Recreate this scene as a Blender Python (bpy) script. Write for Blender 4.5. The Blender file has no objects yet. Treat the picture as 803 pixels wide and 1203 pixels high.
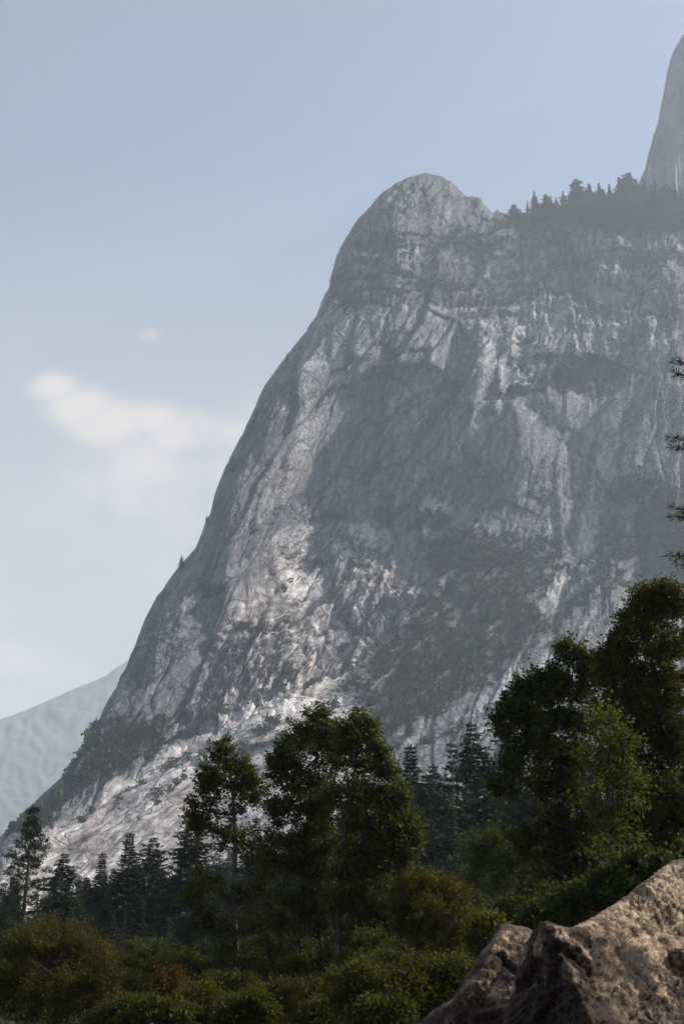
import bpy, math, random
import numpy as np
from mathutils import Matrix, Vector

random.seed(7)
RNG = np.random.default_rng(11)
scene = bpy.context.scene
COL = scene.collection
R = math.radians

# ------------------------------------------------------------------ camera
F = 1452.0                      # focal length in photo pixels (803 x 1203)
PITCH = R(20.0)
EYE = np.array([0.0, 0.0, 3.0])
cd = bpy.data.cameras.new('camera')
cam = bpy.data.objects.new('camera', cd)
COL.objects.link(cam)
cam.location = EYE
cam.rotation_euler = (R(90) + PITCH, 0, 0)
cd.sensor_fit = 'VERTICAL'
cd.sensor_height = 36.0
cd.sensor_width = 24.0
cd.lens = 36.0 * F / 1203.0
cd.clip_start = 0.1
cd.clip_end = 60000
cd.dof.use_dof = True
cd.dof.focus_distance = 400
cd.dof.aperture_fstop = 11.0
scene.camera = cam
CP, SP = math.cos(PITCH), math.sin(PITCH)


def ray(px, py):
    """direction through a photo pixel, scaled so that its forward (Y) part is 1"""
    cx = (np.asarray(px, float) - 401.5) / F
    cy = (601.5 - np.asarray(py, float)) / F
    y = CP - cy * SP
    return cx / y, (SP + cy * CP) / y


def at(px, py, Y):
    x, z = ray(px, py)
    Y = np.asarray(Y, float)
    return np.stack(np.broadcast_arrays(x * Y + EYE[0], Y + EYE[1], z * Y + EYE[2]), -1)


# ------------------------------------------------------------------ noise
def _h(ix, iy, seed):
    n = ix.astype(np.int32).astype(np.uint32) * np.uint32(374761393) + iy.astype(np.int32).astype(np.uint32) * np.uint32(668265263) + np.uint32((int(seed) * 1442695041) & 0xFFFFFFFF)
    n = (n ^ (n >> np.uint32(13))) * np.uint32(1274126177)
    n = (n ^ (n >> np.uint32(16))) * np.uint32(2246822519)
    return n ^ (n >> np.uint32(15))


K_ = np.float32(2 / 1023.0); one = np.float32(1)


def perlin(x, y, seed=0):
    x = np.asarray(x, np.float32); y = np.asarray(y, np.float32)
    xi = np.floor(x); yi = np.floor(y)
    fx = x - xi; fy = y - yi
    u = fx * fx * fx * (fx * (fx * 6 - 15) + 10)
    v = fy * fy * fy * (fy * (fy * 6 - 15) + 10)

    def g(a, b):
        n = _h(xi + a, yi + b, seed)
        s = (n & np.uint32(1023)).astype(np.float32) * K_ - one
        t = ((n >> np.uint32(10)) & np.uint32(1023)).astype(np.float32) * K_ - one
        return s * (fx - np.float32(a)) + t * (fy - np.float32(b))
    a = g(0, 0) + u * (g(1, 0) - g(0, 0))
    b = g(0, 1) + u * (g(1, 1) - g(0, 1))
    return (a + v * (b - a)) * 1.5


def fbm(x, y, seed=0, octv=4, gain=0.5, lac=2.03):
    s = 0; a = 1.0; t = 0
    for i in range(octv):
        s = s + a * perlin(x, y, seed + i * 17)
        t += a
        x = x * lac + 3.1; y = y * lac + 1.7; a *= gain
    return s / t


def ridged(x, y, seed=0, octv=4, gain=0.5, lac=2.03):
    s = 0; a = 1.0; t = 0
    for i in range(octv):
        s = s + a * (1 - 2 * np.abs(perlin(x, y, seed + i * 17)))
        t += a
        x = x * lac + 3.1; y = y * lac + 1.7; a *= gain
    return s / t


def cells(x, y, seed=0, jit=0.9):
    """nearest cell of a jittered grid: F1, F2, facet height (tilted plane per cell), cell random"""
    x = np.asarray(x, np.float32); y = np.asarray(y, np.float32)
    xi = np.floor(x); yi = np.floor(y)
    d1 = np.full(x.shape, 9.0, np.float32); d2 = d1.copy()
    fh = np.zeros(x.shape, np.float32); cr = fh.copy()
    k = np.float32(1 / 255.0)
    for a in (-1, 0, 1):
        for b in (-1, 0, 1):
            cx = xi + a; cy = yi + b
            n = _h(cx, cy, seed)
            m = n * np.uint32(747796405); m ^= m >> np.uint32(15)
            b0 = (n & np.uint32(255)) * k; b1 = ((n >> np.uint32(8)) & np.uint32(255)) * k
            g0 = (m & np.uint32(255)) * k; g1 = ((m >> np.uint32(8)) & np.uint32(255)) * k; r = ((m >> np.uint32(16)) & np.uint32(255)) * k
            dx = x - (cx + 0.5 + jit * (b0 - 0.5)); dy = y - (cy + 0.5 + jit * (b1 - 0.5))
            d = dx * dx + dy * dy
            hgt = (g0 - 0.5) * 2 * dx + (g1 - 0.5) * 2 * dy + (r - 0.5) * 0.9
            near = d < d1
            d2 = np.where(near, d1, np.minimum(d2, d))
            fh = np.where(near, hgt, fh); cr = np.where(near, r, cr)
            d1 = np.where(near, d, d1)
    return np.sqrt(d1), np.sqrt(d2), fh, cr


def sstep(a, b, x):
    t = np.clip((x - a) / (b - a), 0, 1)
    return t * t * (3 - 2 * t)


def gauss(v, r):
    """separable blur of a 2-D array, edge padded"""
    if r < 0.3:
        return v
    n = int(r * 3) + 1
    k = np.exp(-0.5 * (np.arange(-n, n + 1) / r) ** 2); k /= k.sum()
    out = v
    for ax in (0, 1):
        p = [(0, 0), (0, 0)]; p[ax] = (n, n)
        q = np.pad(out, p, mode='edge')
        L = v.shape[ax]
        out = sum(k[i] * (q[i:i + L] if ax == 0 else q[:, i:i + L]) for i in range(2 * n + 1))
    return out


def tps(pts, qx, qy, smooth=0.0):
    """thin plate spline through (x, y, value) points"""
    p = np.array(pts, float); sc = 200.0
    P = p[:, :2] / sc; n = len(P)
    def U(r2):
        return 0.5 * r2 * np.log(r2 + 1e-12)
    K = U(((P[:, None] - P[None]) ** 2).sum(-1)) + np.eye(n) * smooth
    A = np.zeros((n + 3, n + 3)); A[:n, :n] = K
    A[:n, n] = 1; A[:n, n + 1:] = P; A[n, :n] = 1; A[n + 1:, :n] = P.T
    w = np.linalg.solve(A, np.concatenate([p[:, 2], [0, 0, 0]]))
    out = w[n] + w[n + 1] * qx / sc + w[n + 2] * qy / sc
    for i in range(n):
        out = out + w[i] * U((qx / sc - P[i, 0]) ** 2 + (qy / sc - P[i, 1]) ** 2)
    return out


def poly_dist(poly, x, y):
    """signed distance to a closed polygon, positive inside"""
    p = [(float(u), float(v)) for u, v in poly]
    d = np.full(x.shape, 1e9, np.float32); ins = np.zeros(x.shape, bool)
    for (ax, ay), (bx, by) in zip(p, p[1:] + p[:1]):
        ex, ey = bx - ax, by - ay
        t = np.clip(((x - ax) * ex + (y - ay) * ey) / (ex * ex + ey * ey), 0, 1)
        d = np.minimum(d, np.hypot(x - ax - t * ex, y - ay - t * ey))
        c = ((ay > y) != (by > y)) & (x < (bx - ax) * (y - ay) / (by - ay + 1e-9) + ax)
        ins ^= c
    return np.where(ins, d, -d)


def line_dist(poly, x, y):
    """distance to an open polyline, and the signed vertical offset (positive above it in the photo)"""
    p = [(float(u), float(v)) for u, v in poly]
    d = np.full(x.shape, 1e9, np.float32); sg = np.zeros(x.shape, np.float32)
    for (ax, ay), (bx, by) in zip(p[:-1], p[1:]):
        ex, ey = bx - ax, by - ay
        t = np.clip(((x - ax) * ex + (y - ay) * ey) / (ex * ex + ey * ey), 0, 1)
        q = np.hypot(x - ax - t * ex, y - ay - t * ey)
        side = (x - ax) * ey - (y - ay) * ex          # >0: above for a left-to-right line
        near = q < d
        sg = np.where(near, np.sign(side), sg); d = np.where(near, q, d)
    return d, sg


# ------------------------------------------------------------------ mesh and object helpers
def mesh_from(name, V, Fq, mat=None, smooth=True, tri=False):
    V = np.asarray(V, np.float32); Fq = np.asarray(Fq, np.int32)
    k = Fq.shape[1]
    me = bpy.data.meshes.new(name)
    me.vertices.add(len(V)); me.vertices.foreach_set('co', V.ravel())
    me.loops.add(Fq.size); me.loops.foreach_set('vertex_index', Fq.ravel())
    me.polygons.add(len(Fq))
    me.polygons.foreach_set('loop_start', np.arange(0, Fq.size, k, dtype=np.int32))
    if smooth:
        me.polygons.foreach_set('use_smooth', np.ones(len(Fq), bool))
    me.update(calc_edges=True)
    if mat:
        me.materials.append(mat)
    return me


def vcol(me, name, rgb):
    a = me.attributes.new(name, 'FLOAT_COLOR', 'POINT')
    c = np.ones((len(me.vertices), 4), np.float32); c[:, :3] = rgb
    a.data.foreach_set('color', c.ravel())


def fcol(me, name, v):
    a = me.attributes.new(name, 'FLOAT', 'FACE')
    a.data.foreach_set('value', np.asarray(v, np.float32))


def link(name, data, parent=None, loc=None):
    o = bpy.data.objects.new(name, data)
    COL.objects.link(o)
    if parent is not None:
        o.parent = parent
    if loc is not None:
        o.location = loc
    return o


def tag(o, label=None, cat=None, group=None, kind=None):
    if label: o['label'] = label
    if cat: o['category'] = cat
    if group: o['group'] = group
    if kind: o['kind'] = kind
    return o


def dup(root, loc, rotz, scale, label, group=None, tint=None):
    r = root.copy(); COL.objects.link(r)
    r.location = loc; r.rotation_euler = (0, 0, rotz); r.scale = scale
    r['label'] = label
    if group: r['group'] = group
    elif 'group' in r: del r['group']
    for ch in list(root.children):
        c = ch.copy(); COL.objects.link(c); c.parent = r
        if tint is not None: c.color = (*tint, 1)
    return r


def grid_faces(nr, nc):
    i = np.arange((nr - 1) * (nc - 1)); r = i // (nc - 1); c = i % (nc - 1)
    a = r * nc + c
    return np.stack([a, a + 1, a + nc + 1, a + nc], -1)


def grid_normals(P):
    du = np.gradient(P, axis=1); dv = np.gradient(P, axis=0)
    n = np.cross(du, dv)
    n /= np.linalg.norm(n, axis=-1, keepdims=True) + 1e-9
    # face the camera
    s = np.sign(((EYE - P) * n).sum(-1, keepdims=True)); s[s == 0] = 1
    return n * s


# ------------------------------------------------------------------ materials
def new_mat(name):
    m = bpy.data.materials.new(name); m.use_nodes = True
    nt = m.node_tree; nt.nodes.clear()
    out = nt.nodes.new('ShaderNodeOutputMaterial')
    return m, nt, out


def N(nt, typ, **kw):
    n = nt.nodes.new(typ)
    for k, v in kw.items():
        if k in n.inputs: n.inputs[k].default_value = v
        else: setattr(n, k, v)
    return n


def math_node(nt, op, a, b=None, c=None, clamp=False):
    n = nt.nodes.new('ShaderNodeMath'); n.operation = op; n.use_clamp = clamp
    for i, v in enumerate((a, b, c)):
        if v is None: continue
        if isinstance(v, (int, float)): n.inputs[i].default_value = v
        else: nt.links.new(v, n.inputs[i])
    return n.outputs[0]


def mixc(nt, mode, fac, a, b):
    n = nt.nodes.new('ShaderNodeMix'); n.data_type = 'RGBA'; n.blend_type = mode
    for sock, v in ((n.inputs[0], fac), (n.inputs[6], a), (n.inputs[7], b)):
        if isinstance(v, (int, float)): sock.default_value = v
        elif isinstance(v, tuple): sock.default_value = (*v, 1)
        else: nt.links.new(v, sock)
    return n.outputs[2]


def rock_material(name, scale, bump, rough=0.9, amt=0.45):
    """granite: the rock's own colour (vertex attribute) broken up by grain and by a bump"""
    m, nt, out = new_mat(name)
    b = N(nt, 'ShaderNodeBsdfPrincipled', Roughness=rough)
    b.inputs['Specular IOR Level'].default_value = 0.25
    at_ = N(nt, 'ShaderNodeAttribute', attribute_name='rock')
    tc = N(nt, 'ShaderNodeTexCoord')
    n1 = N(nt, 'ShaderNodeTexNoise', Scale=scale, Detail=8.0, Roughness=0.7)
    n2 = N(nt, 'ShaderNodeTexNoise', Scale=scale * 6.5, Detail=5.0, Roughness=0.7)
    nt.links.new(tc.outputs['Object'], n1.inputs['Vector'])
    nt.links.new(tc.outputs['Object'], n2.inputs['Vector'])
    s = math_node(nt, 'ADD', n1.outputs['Fac'], n2.outputs['Fac'])
    f = math_node(nt, 'MULTIPLY_ADD', s, amt * 2, 1 - amt * 2)
    comb = N(nt, 'ShaderNodeCombineColor')
    for i in range(3): nt.links.new(f, comb.inputs[i])
    c = mixc(nt, 'MULTIPLY', 1.0, at_.outputs['Color'], comb.outputs[0])
    nt.links.new(c, b.inputs['Base Color'])
    bp = N(nt, 'ShaderNodeBump', Strength=0.8, Distance=bump)
    nt.links.new(s, bp.inputs['Height'])
    nt.links.new(bp.outputs[0], b.inputs['Normal'])
    nt.links.new(b.outputs[0], out.inputs['Surface'])
    return m


def wall_material(name):
    """granite wall: the rock's own colour crossed by joints that follow the lay of the slabs, water streaks and grain"""
    m, nt, out = new_mat(name)
    b = N(nt, 'ShaderNodeBsdfPrincipled', Roughness=0.9)
    b.inputs['Specular IOR Level'].default_value = 0.2
    at_ = N(nt, 'ShaderNodeAttribute', attribute_name='rock')
    tc = N(nt, 'ShaderNodeTexCoord')
    nw = N(nt, 'ShaderNodeTexNoise', Scale=0.022, Detail=3.0); nt.links.new(tc.outputs['Object'], nw.inputs['Vector'])
    wv = nt.nodes.new('ShaderNodeVectorMath'); wv.operation = 'MULTIPLY_ADD'
    nt.links.new(nw.outputs['Color'], wv.inputs[0]); wv.inputs[1].default_value = (34, 34, 34); nt.links.new(tc.outputs['Object'], wv.inputs[2])

    def mapped(deg, sc):
        mp = N(nt, 'ShaderNodeMapping'); mp.vector_type = 'POINT'
        mp.inputs['Rotation'].default_value = (0, R(deg), 0); mp.inputs['Scale'].default_value = (1, 1, 1)
        nt.links.new(wv.outputs[0], mp.inputs['Vector'])
        m2 = N(nt, 'ShaderNodeMapping'); m2.inputs['Scale'].default_value = sc
        nt.links.new(mp.outputs[0], m2.inputs['Vector'])
        return m2.outputs[0]

    def noise(vec, scale, det=6.0, ro=.6):
        n = N(nt, 'ShaderNodeTexNoise', Scale=scale, Detail=det, Roughness=ro); nt.links.new(vec, n.inputs['Vector']); return n.outputs['Fac']

    def smooth(v, lo, hi, a=0.0, b_=1.0):
        r = N(nt, 'ShaderNodeMapRange'); r.interpolation_type = 'SMOOTHSTEP'
        for k, x in (('From Min', lo), ('From Max', hi), ('To Min', a), ('To Max', b_)): r.inputs[k].default_value = x
        nt.links.new(v, r.inputs['Value']); return r.outputs[0]
    f = None; hsum = None
    for deg, sc, wid, k, ms in ((62, (.011, .012, .050), .045, .55, .010), (50, (.030, .03, .12), .06, .5, .016), (85, (.022, .02, .06), .05, .45, .013), (8, (.012, .012, .045), .04, .5, .012)):
        v = N(nt, 'ShaderNodeTexVoronoi'); v.feature = 'DISTANCE_TO_EDGE'; v.inputs['Scale'].default_value = 1.0
        nt.links.new(mapped(deg, sc), v.inputs['Vector'])
        ck = smooth(v.outputs['Distance'], 0.0, wid, 1.0, 0.0)
        mk = smooth(noise(tc.outputs['Object'], ms, 3.0), .47, .60)
        c = math_node(nt, 'MULTIPLY', ck, mk)
        q = math_node(nt, 'MULTIPLY_ADD', c, -k, 1.0)
        f = q if f is None else math_node(nt, 'MULTIPLY', f, q)
        hsum = c if hsum is None else math_node(nt, 'MAXIMUM', hsum, c)
    st = smooth(noise(mapped(62, (.012, .02, .16)), 1.0, 6.0, .65), .35, .68, .70, 1.30)
    wt = smooth(noise(mapped(90, (.006, .05, .14)), 1.0, 5.0, .6), .40, .62, 1.12, .72)
    g1 = smooth(noise(tc.outputs['Object'], .16, 8.0, .75), .36, .64, .74, 1.26)
    for q in (st, wt, g1): f = math_node(nt, 'MULTIPLY', f, q)
    comb = N(nt, 'ShaderNodeCombineColor')
    for i in range(3): nt.links.new(f, comb.inputs[i])
    c = mixc(nt, 'MULTIPLY', 1.0, at_.outputs['Color'], comb.outputs[0])
    nt.links.new(c, b.inputs['Base Color'])
    hh = math_node(nt, 'MULTIPLY_ADD', hsum, -1.2, math_node(nt, 'ADD', g1, st))
    bp = N(nt, 'ShaderNodeBump', Strength=0.8, Distance=2.2)
    nt.links.new(hh, bp.inputs['Height']); nt.links.new(bp.outputs[0], b.inputs['Normal'])
    nt.links.new(b.outputs[0], out.inputs['Surface'])
    return m


def leaf_material(name, lo, hi, trans=0.45, rough=0.45, spec=0.5):
    """foliage: each leaf takes its own tone between lo and hi, times the object's tint"""
    m, nt, out = new_mat(name)
    at_ = N(nt, 'ShaderNodeAttribute', attribute_name='tone')
    oi = N(nt, 'ShaderNodeObjectInfo')
    c = mixc(nt, 'MIX', at_.outputs['Fac'], lo, hi)
    c = mixc(nt, 'MULTIPLY', 1.0, c, oi.outputs['Color'])
    b = N(nt, 'ShaderNodeBsdfPrincipled', Roughness=rough)
    b.inputs['Specular IOR Level'].default_value = spec
    nt.links.new(c, b.inputs['Base Color'])
    t = N(nt, 'ShaderNodeBsdfTranslucent')
    tcol = mixc(nt, 'MULTIPLY', 1.0, c, (1.25, 1.35, 0.5))
    nt.links.new(tcol, t.inputs['Color'])
    mx = N(nt, 'ShaderNodeMixShader'); mx.inputs[0].default_value = trans
    nt.links.new(b.outputs[0], mx.inputs[1]); nt.links.new(t.outputs[0], mx.inputs[2])
    nt.links.new(mx.outputs[0], out.inputs['Surface'])
    return m


def bark_material(name, lo, hi, scale=(6, 6, 1.2)):
    m, nt, out = new_mat(name)
    tc = N(nt, 'ShaderNodeTexCoord')
    mp = N(nt, 'ShaderNodeMapping'); mp.inputs['Scale'].default_value = scale
    nt.links.new(tc.outputs['Object'], mp.inputs['Vector'])
    n1 = N(nt, 'ShaderNodeTexNoise', Scale=3.0, Detail=6.0, Roughness=0.7)
    nt.links.new(mp.outputs[0], n1.inputs['Vector'])
    r = N(nt, 'ShaderNodeValToRGB')
    r.color_ramp.elements[0].position = 0.35; r.color_ramp.elements[0].color = (*lo, 1)
    r.color_ramp.elements[1].position = 0.68; r.color_ramp.elements[1].color = (*hi, 1)
    nt.links.new(n1.outputs['Fac'], r.inputs[0])
    b = N(nt, 'ShaderNodeBsdfPrincipled', Roughness=0.9)
    nt.links.new(r.outputs[0], b.inputs['Base Color'])
    bp = N(nt, 'ShaderNodeBump', Strength=0.7, Distance=0.03)
    nt.links.new(n1.outputs['Fac'], bp.inputs['Height']); nt.links.new(bp.outputs[0], b.inputs['Normal'])
    nt.links.new(b.outputs[0], out.inputs['Surface'])
    return m


# ------------------------------------------------------------------ sun, sky, haze
SUN = np.array([0.78, 0.23, 0.585]); SUN /= np.linalg.norm(SUN)
SUN_EL = math.asin(SUN[2]); SUN_AZ = math.atan2(SUN[0], SUN[1])
ld = bpy.data.lights.new('sun', 'SUN'); ld.energy = 5.0; ld.angle = R(0.53); ld.color = (1.0, 0.93, 0.84)
lo_ = link('sun', ld)
lo_.rotation_euler = Vector(SUN).to_track_quat('Z', 'Y').to_euler()

w = bpy.data.worlds.new('World'); scene.world = w; w.use_nodes = True
nt = w.node_tree; nt.nodes.clear()
wout = nt.nodes.new('ShaderNodeOutputWorld')
bg = nt.nodes.new('ShaderNodeBackground'); bg.inputs['Strength'].default_value = SKY_STRENGTH = 0.095
sky = nt.nodes.new('ShaderNodeTexSky'); sky.sky_type = 'NISHITA'; sky.sun_disc = False
sky.sun_elevation = SUN_EL; sky.sun_rotation = SUN_AZ; sky.altitude = 1200
sky.air_density = 1.0; sky.dust_density = 3.0; sky.ozone_density = 1.0
# clouds: soft banks low in the sky, placed by compass direction and height above the horizon
tc = nt.nodes.new('ShaderNodeTexCoord')
sep = nt.nodes.new('ShaderNodeSeparateXYZ'); nt.links.new(tc.outputs['Generated'], sep.inputs[0])
ysafe = math_node(nt, 'MAXIMUM', sep.outputs['Y'], 0.05)
U_ = math_node(nt, 'DIVIDE', sep.outputs['X'], ysafe)
W_ = math_node(nt, 'DIVIDE', sep.outputs['Z'], ysafe)
comb = nt.nodes.new('ShaderNodeCombineXYZ'); nt.links.new(U_, comb.inputs[0]); nt.links.new(W_, comb.inputs[1])
cn = N(nt, 'ShaderNodeTexNoise', Scale=14.0, Detail=8.0, Roughness=0.55); nt.links.new(comb.outputs[0], cn.inputs['Vector'])
cn2 = N(nt, 'ShaderNodeTexNoise', Scale=5.0, Detail=4.0, Roughness=0.5); nt.links.new(comb.outputs[0], cn2.inputs['Vector'])
dens = None
for (px, py, ax, ay, k) in CLOUDS if 'CLOUDS' in globals() else [
        (65, 455, 34, 20, .95), (95, 478, 44, 30, 1.0), (130, 500, 60, 36, .95), (180, 492, 46, 26, 1.0), (225, 512, 60, 36, 1.05), (280, 505, 60, 34, 1.1),
        (200, 560, 140, 75, .85), (260, 610, 140, 100, .75), (150, 660, 180, 110, .6), (300, 500, 60, 50, .95), (90, 600, 120, 70, .5), (60, 710, 110, 60, .55), (178, 393, 16, 10, .62), (262, 398, 12, 8, .4),
        (25, 775, 46, 34, .85), (70, 790, 60, 36, .85), (20, 830, 120, 50, .7), (120, 740, 40, 30, .6)]:
    u0, w0 = ray(px, py); a = ax / F * 1.1; b = ay / F * 1.1
    du = math_node(nt, 'MULTIPLY', math_node(nt, 'SUBTRACT', U_, float(u0)), 1 / a)
    dw = math_node(nt, 'MULTIPLY', math_node(nt, 'SUBTRACT', W_, float(w0)), 1 / b)
    q = math_node(nt, 'ADD', math_node(nt, 'MULTIPLY', du, du), math_node(nt, 'MULTIPLY', dw, dw))
    e = math_node(nt, 'MULTIPLY', math_node(nt, 'EXPONENT', math_node(nt, 'MULTIPLY', q, -0.9)), k)
    dens = e if dens is None else math_node(nt, 'MAXIMUM', dens, e)
nz = math_node(nt, 'SUBTRACT', math_node(nt, 'ADD', cn.outputs['Fac'], cn2.outputs['Fac']), 1.0)
dn = math_node(nt, 'MULTIPLY', dens, math_node(nt, 'MULTIPLY_ADD', nz, 2.2, 1.0))
mr = N(nt, 'ShaderNodeMapRange'); mr.interpolation_type = 'SMOOTHSTEP'
mr.inputs['From Min'].default_value = 0.15; mr.inputs['From Max'].default_value = 1.15
nt.links.new(dn, mr.inputs['Value'])
front = math_node(nt, 'GREATER_THAN', sep.outputs['Y'], 0.05)
cf = math_node(nt, 'MULTIPLY', math_node(nt, 'MULTIPLY', mr.outputs[0], front), 0.8)
low = N(nt, 'ShaderNodeMapRange'); low.interpolation_type = 'SMOOTHSTEP'
low.inputs['From Min'].default_value = 0.75; low.inputs['From Max'].default_value = 0.15
low.inputs['To Min'].default_value = 0.24; low.inputs['To Max'].default_value = 0.97
nt.links.new(W_, low.inputs['Value'])
veil = mixc(nt, 'MIX', low.outputs[0], sky.outputs[0], (4.0, 3.86, 3.72))      # thin even smoke across the whole sky
skyc = mixc(nt, 'MIX', cf, veil, (5.6, 5.0, 4.5))
nt.links.new(skyc, bg.inputs['Color'])
nt.links.new(bg.outputs[0], wout.inputs['Surface'])

hz, hnt, hout = new_mat('haze')
pv = N(hnt, 'ShaderNodeVolumePrincipled')
pv.inputs['Color'].default_value = (0.76, 0.875, 1.0, 1)
pv.inputs['Density'].default_value = HAZE = 0.000102
pv.inputs['Anisotropy'].default_value = 0.15
hnt.links.new(pv.outputs[0], hout.inputs['Volume'])
B = 16000.0; z0, z1 = -40.0, 1900.0
hv = [(-B, -B, z0), (B, -B, z0), (B, B, z0), (-B, B, z0), (-B, -B, z1), (B, -B, z1), (B, B, z1), (-B, B, z1)]
hf = [(0, 3, 2, 1), (4, 5, 6, 7), (0, 1, 5, 4), (1, 2, 6, 5), (2, 3, 7, 6), (3, 0, 4, 7)]
tag(link('haze', mesh_from('haze', hv, hf, hz, smooth=False)), 'thin blue smoke haze hanging in the valley air', 'haze', kind='stuff')

scene.view_settings.view_transform = 'Standard'
scene.view_settings.look = 'None'
scene.view_settings.exposure = 0.80
scene.view_settings.gamma = 1.0
scene.cycles.use_denoising = True
scene.cycles.max_bounces = 5
scene.cycles.diffuse_bounces = 3
scene.cycles.transmission_bounces = 3
scene.cycles.volume_bounces = 1
scene.cycles.use_adaptive_sampling = True
scene.cycles.adaptive_threshold = 0.02
# ------------------------------------------------------------------ mountains as relief sheets with a skyline, a face and a back
def by_rows(fn, PX, PY, step=12):
    """evaluate a pointwise function of the photo plane in strips that fit the cache"""
    idx = [slice(i, i + step) for i in range(0, PX.shape[0], step)]
    res = [fn(PX[s].astype(np.float32), PY[s].astype(np.float32)) for s in idx]
    if isinstance(res[0], tuple):
        return tuple(np.concatenate([r[i] for r in res]) for i in range(len(res[0])))
    return np.concatenate(res)


def relief(name, sky_pts, ybase, cols, nrows, depth_fn, disp_fn, color_fn, mat, round_w, round_r, back=400.0, flat=True):
    sp = np.array(sky_pts, float)
    ys = np.interp(cols, sp[:, 0], sp[:, 1])
    sm = np.convolve(np.pad(ys, 12, mode='edge'), np.ones(25) / 25, 'valid')
    slope = np.gradient(sm, cols)
    cosn = 1 / np.sqrt(1 + slope ** 2)
    v = np.linspace(0, 1, nrows)[:, None]
    PX = np.broadcast_to(cols[None], (nrows, len(cols))).copy()
    vis = np.clip((VIS - ys) / (ybase - ys), 0.4, 1.0)[None] if ybase == YB else np.ones((1, len(cols)))
    g_ = np.where(v < .93, v / .93 * vis, vis + (v - .93) / .07 * (1 - vis)) if ybase == YB else v + 0 * vis
    PY = ys[None] + (ybase - ys[None]) * g_
    Y = depth_fn(PX, PY)
    d = (PY - ys[None]) * cosn[None]
    wv = np.interp(cols, *np.array(round_w).T)[None]; rv = np.interp(cols, *np.array(round_r).T)[None]
    q = np.clip(1 - d / wv, 0, 1)
    Y = Y + rv * (1 - np.sqrt(np.clip(1 - q ** 2, 0, 1)))
    P = at(PX, PY, Y)
    n = grid_normals(np.stack([gauss(P[..., i], 2.5) for i in range(3)], -1))
    if name == 'mountain' and ybase == YB:
        h, C = by_rows(lambda a, b_: (lambda hh: (hh, color_fn(a, b_, None, hh, None)))(disp_fn(a, b_, None)), PX, PY)
    else:
        h = disp_fn(PX, PY, P)
    h = h * (0.25 + 0.75 * sstep(0, 12, d))
    sm_r = 2.5
    P2 = P + n * h[..., None]
    if not (name == 'mountain' and ybase == YB):
        C = color_fn(PX, PY, P2, h, n)
    # the back: goes away from the viewer and down, so that the mountain has a body
    rows = []
    top = P2[0]
    for k in (1, 2, 3, 4, 6, 8, 11, 15):
        t = k / 15.0
        b = top.copy()
        wob = 1 + 0.25 * np.sin(cols * 0.05 + k)
        b[:, 1] += back * t * wob
        b[:, 0] += back * 0.15 * t
        b[:, 2] = top[:, 2] - (top[:, 2] + (20 if back > 10 else -0.6)) * (t ** 1.6)
        rows.append(b)
    allP = np.concatenate([np.array(rows)[::-1], P2], 0)
    allC = np.concatenate([np.repeat(C[:1], len(rows), 0), C], 0)
    nr, nc = allP.shape[:2]
    me = mesh_from(name, allP.reshape(-1, 3), grid_faces(nr, nc), mat, smooth=flat is False)
    vcol(me, 'rock', allC.reshape(-1, 3))
    o = link(name, me)
    return o, dict(cols=cols, ys=ys, ybase=ybase, P=P2, n=n, PY=PY)


def surf(info, px, py):
    """point of a relief sheet under a photo pixel (before displacement moved it)"""
    px = np.asarray(px, float); py = np.asarray(py, float)
    cols, ys, yb, P = info['cols'], info['ys'], info['ybase'], info['P']
    c = np.clip(np.interp(px, cols, np.arange(len(cols))), 0, len(cols) - 1.001)
    y0 = np.interp(px, cols, ys)
    ci = np.rint(c).astype(int)
    f = np.clip((py - y0) / (yb - y0), 0, 0.9999)
    vis = np.clip((VIS - y0) / (yb - y0), 0.4, 1.0)
    r = np.where(f < vis, f / vis * .93, .93 + .07 * (f - vis) / (1 - vis + 1e-9)) * (P.shape[0] - 1)
    return P[np.rint(r).astype(int), ci]


# ---- the main wall
SKY = [(-200, 1128), (-120, 1090), (-60, 1040), (-20, 1003), (0, 984), (15, 968), (31, 949), (52, 928), (84, 902), (105, 865), (125, 834),
       (138, 808), (154, 770), (168, 730), (183, 701), (208, 667), (229, 643), (238, 622), (245, 603), (253, 576), (266, 543), (287, 505),
       (299, 480), (312, 452), (330, 426), (345, 405), (360, 387), (372, 372), (378, 356), (386, 340), (390, 318), (396, 300), (404, 284),
       (412, 270), (420, 258), (430, 246), (440, 236), (447, 228), (456, 221), (466, 214), (478, 208), (490, 205), (500, 203), (512, 204),
       (520, 207), (528, 212), (536, 219), (543, 227), (548, 231), (556, 230), (562, 232), (568, 239), (574, 247), (580, 250), (584, 246),
       (588, 250), (596, 253), (615, 250), (640, 252), (670, 260), (700, 262), (740, 258), (803, 252), (900, 250), (1050, 262)]
YB = 1151.0
VIS = 1030.0

SLOPES = [(-150, 1100, 40), (0, 1040, 38), (50, 985, 31), (130, 960, 30), (200, 905, 31), (350, 830, 33), (300, 960, 30), (90, 920, 50), (140, 870, 55),
          (200, 780, 76), (250, 660, 78), (300, 560, 78), (330, 480, 78), (390, 385, 74), (360, 560, 78), (430, 300, 77), (490, 225, 58), (440, 440, 78),
          (450, 560, 80), (350, 660, 60), (420, 660, 56), (400, 730, 43), (300, 770, 56), (330, 740, 42), (440, 690, 46), (480, 690, 45), (560, 650, 52), (600, 780, 42),
          (520, 860, 37), (600, 900, 36), (700, 640, 52), (750, 700, 46), (620, 550, 79), (600, 405, 50), (660, 390, 50), (540, 395, 58), (620, 480, 70), (540, 320, 66), (660, 300, 63),
          (700, 400, 62), (720, 270, 47), (790, 320, 58), (780, 480, 78), (900, 400, 48), (900, 700, 50), (700, 1100, 38), (300, 1100, 35), (1000, 1000, 40), (1000, 260, 45)]

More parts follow.
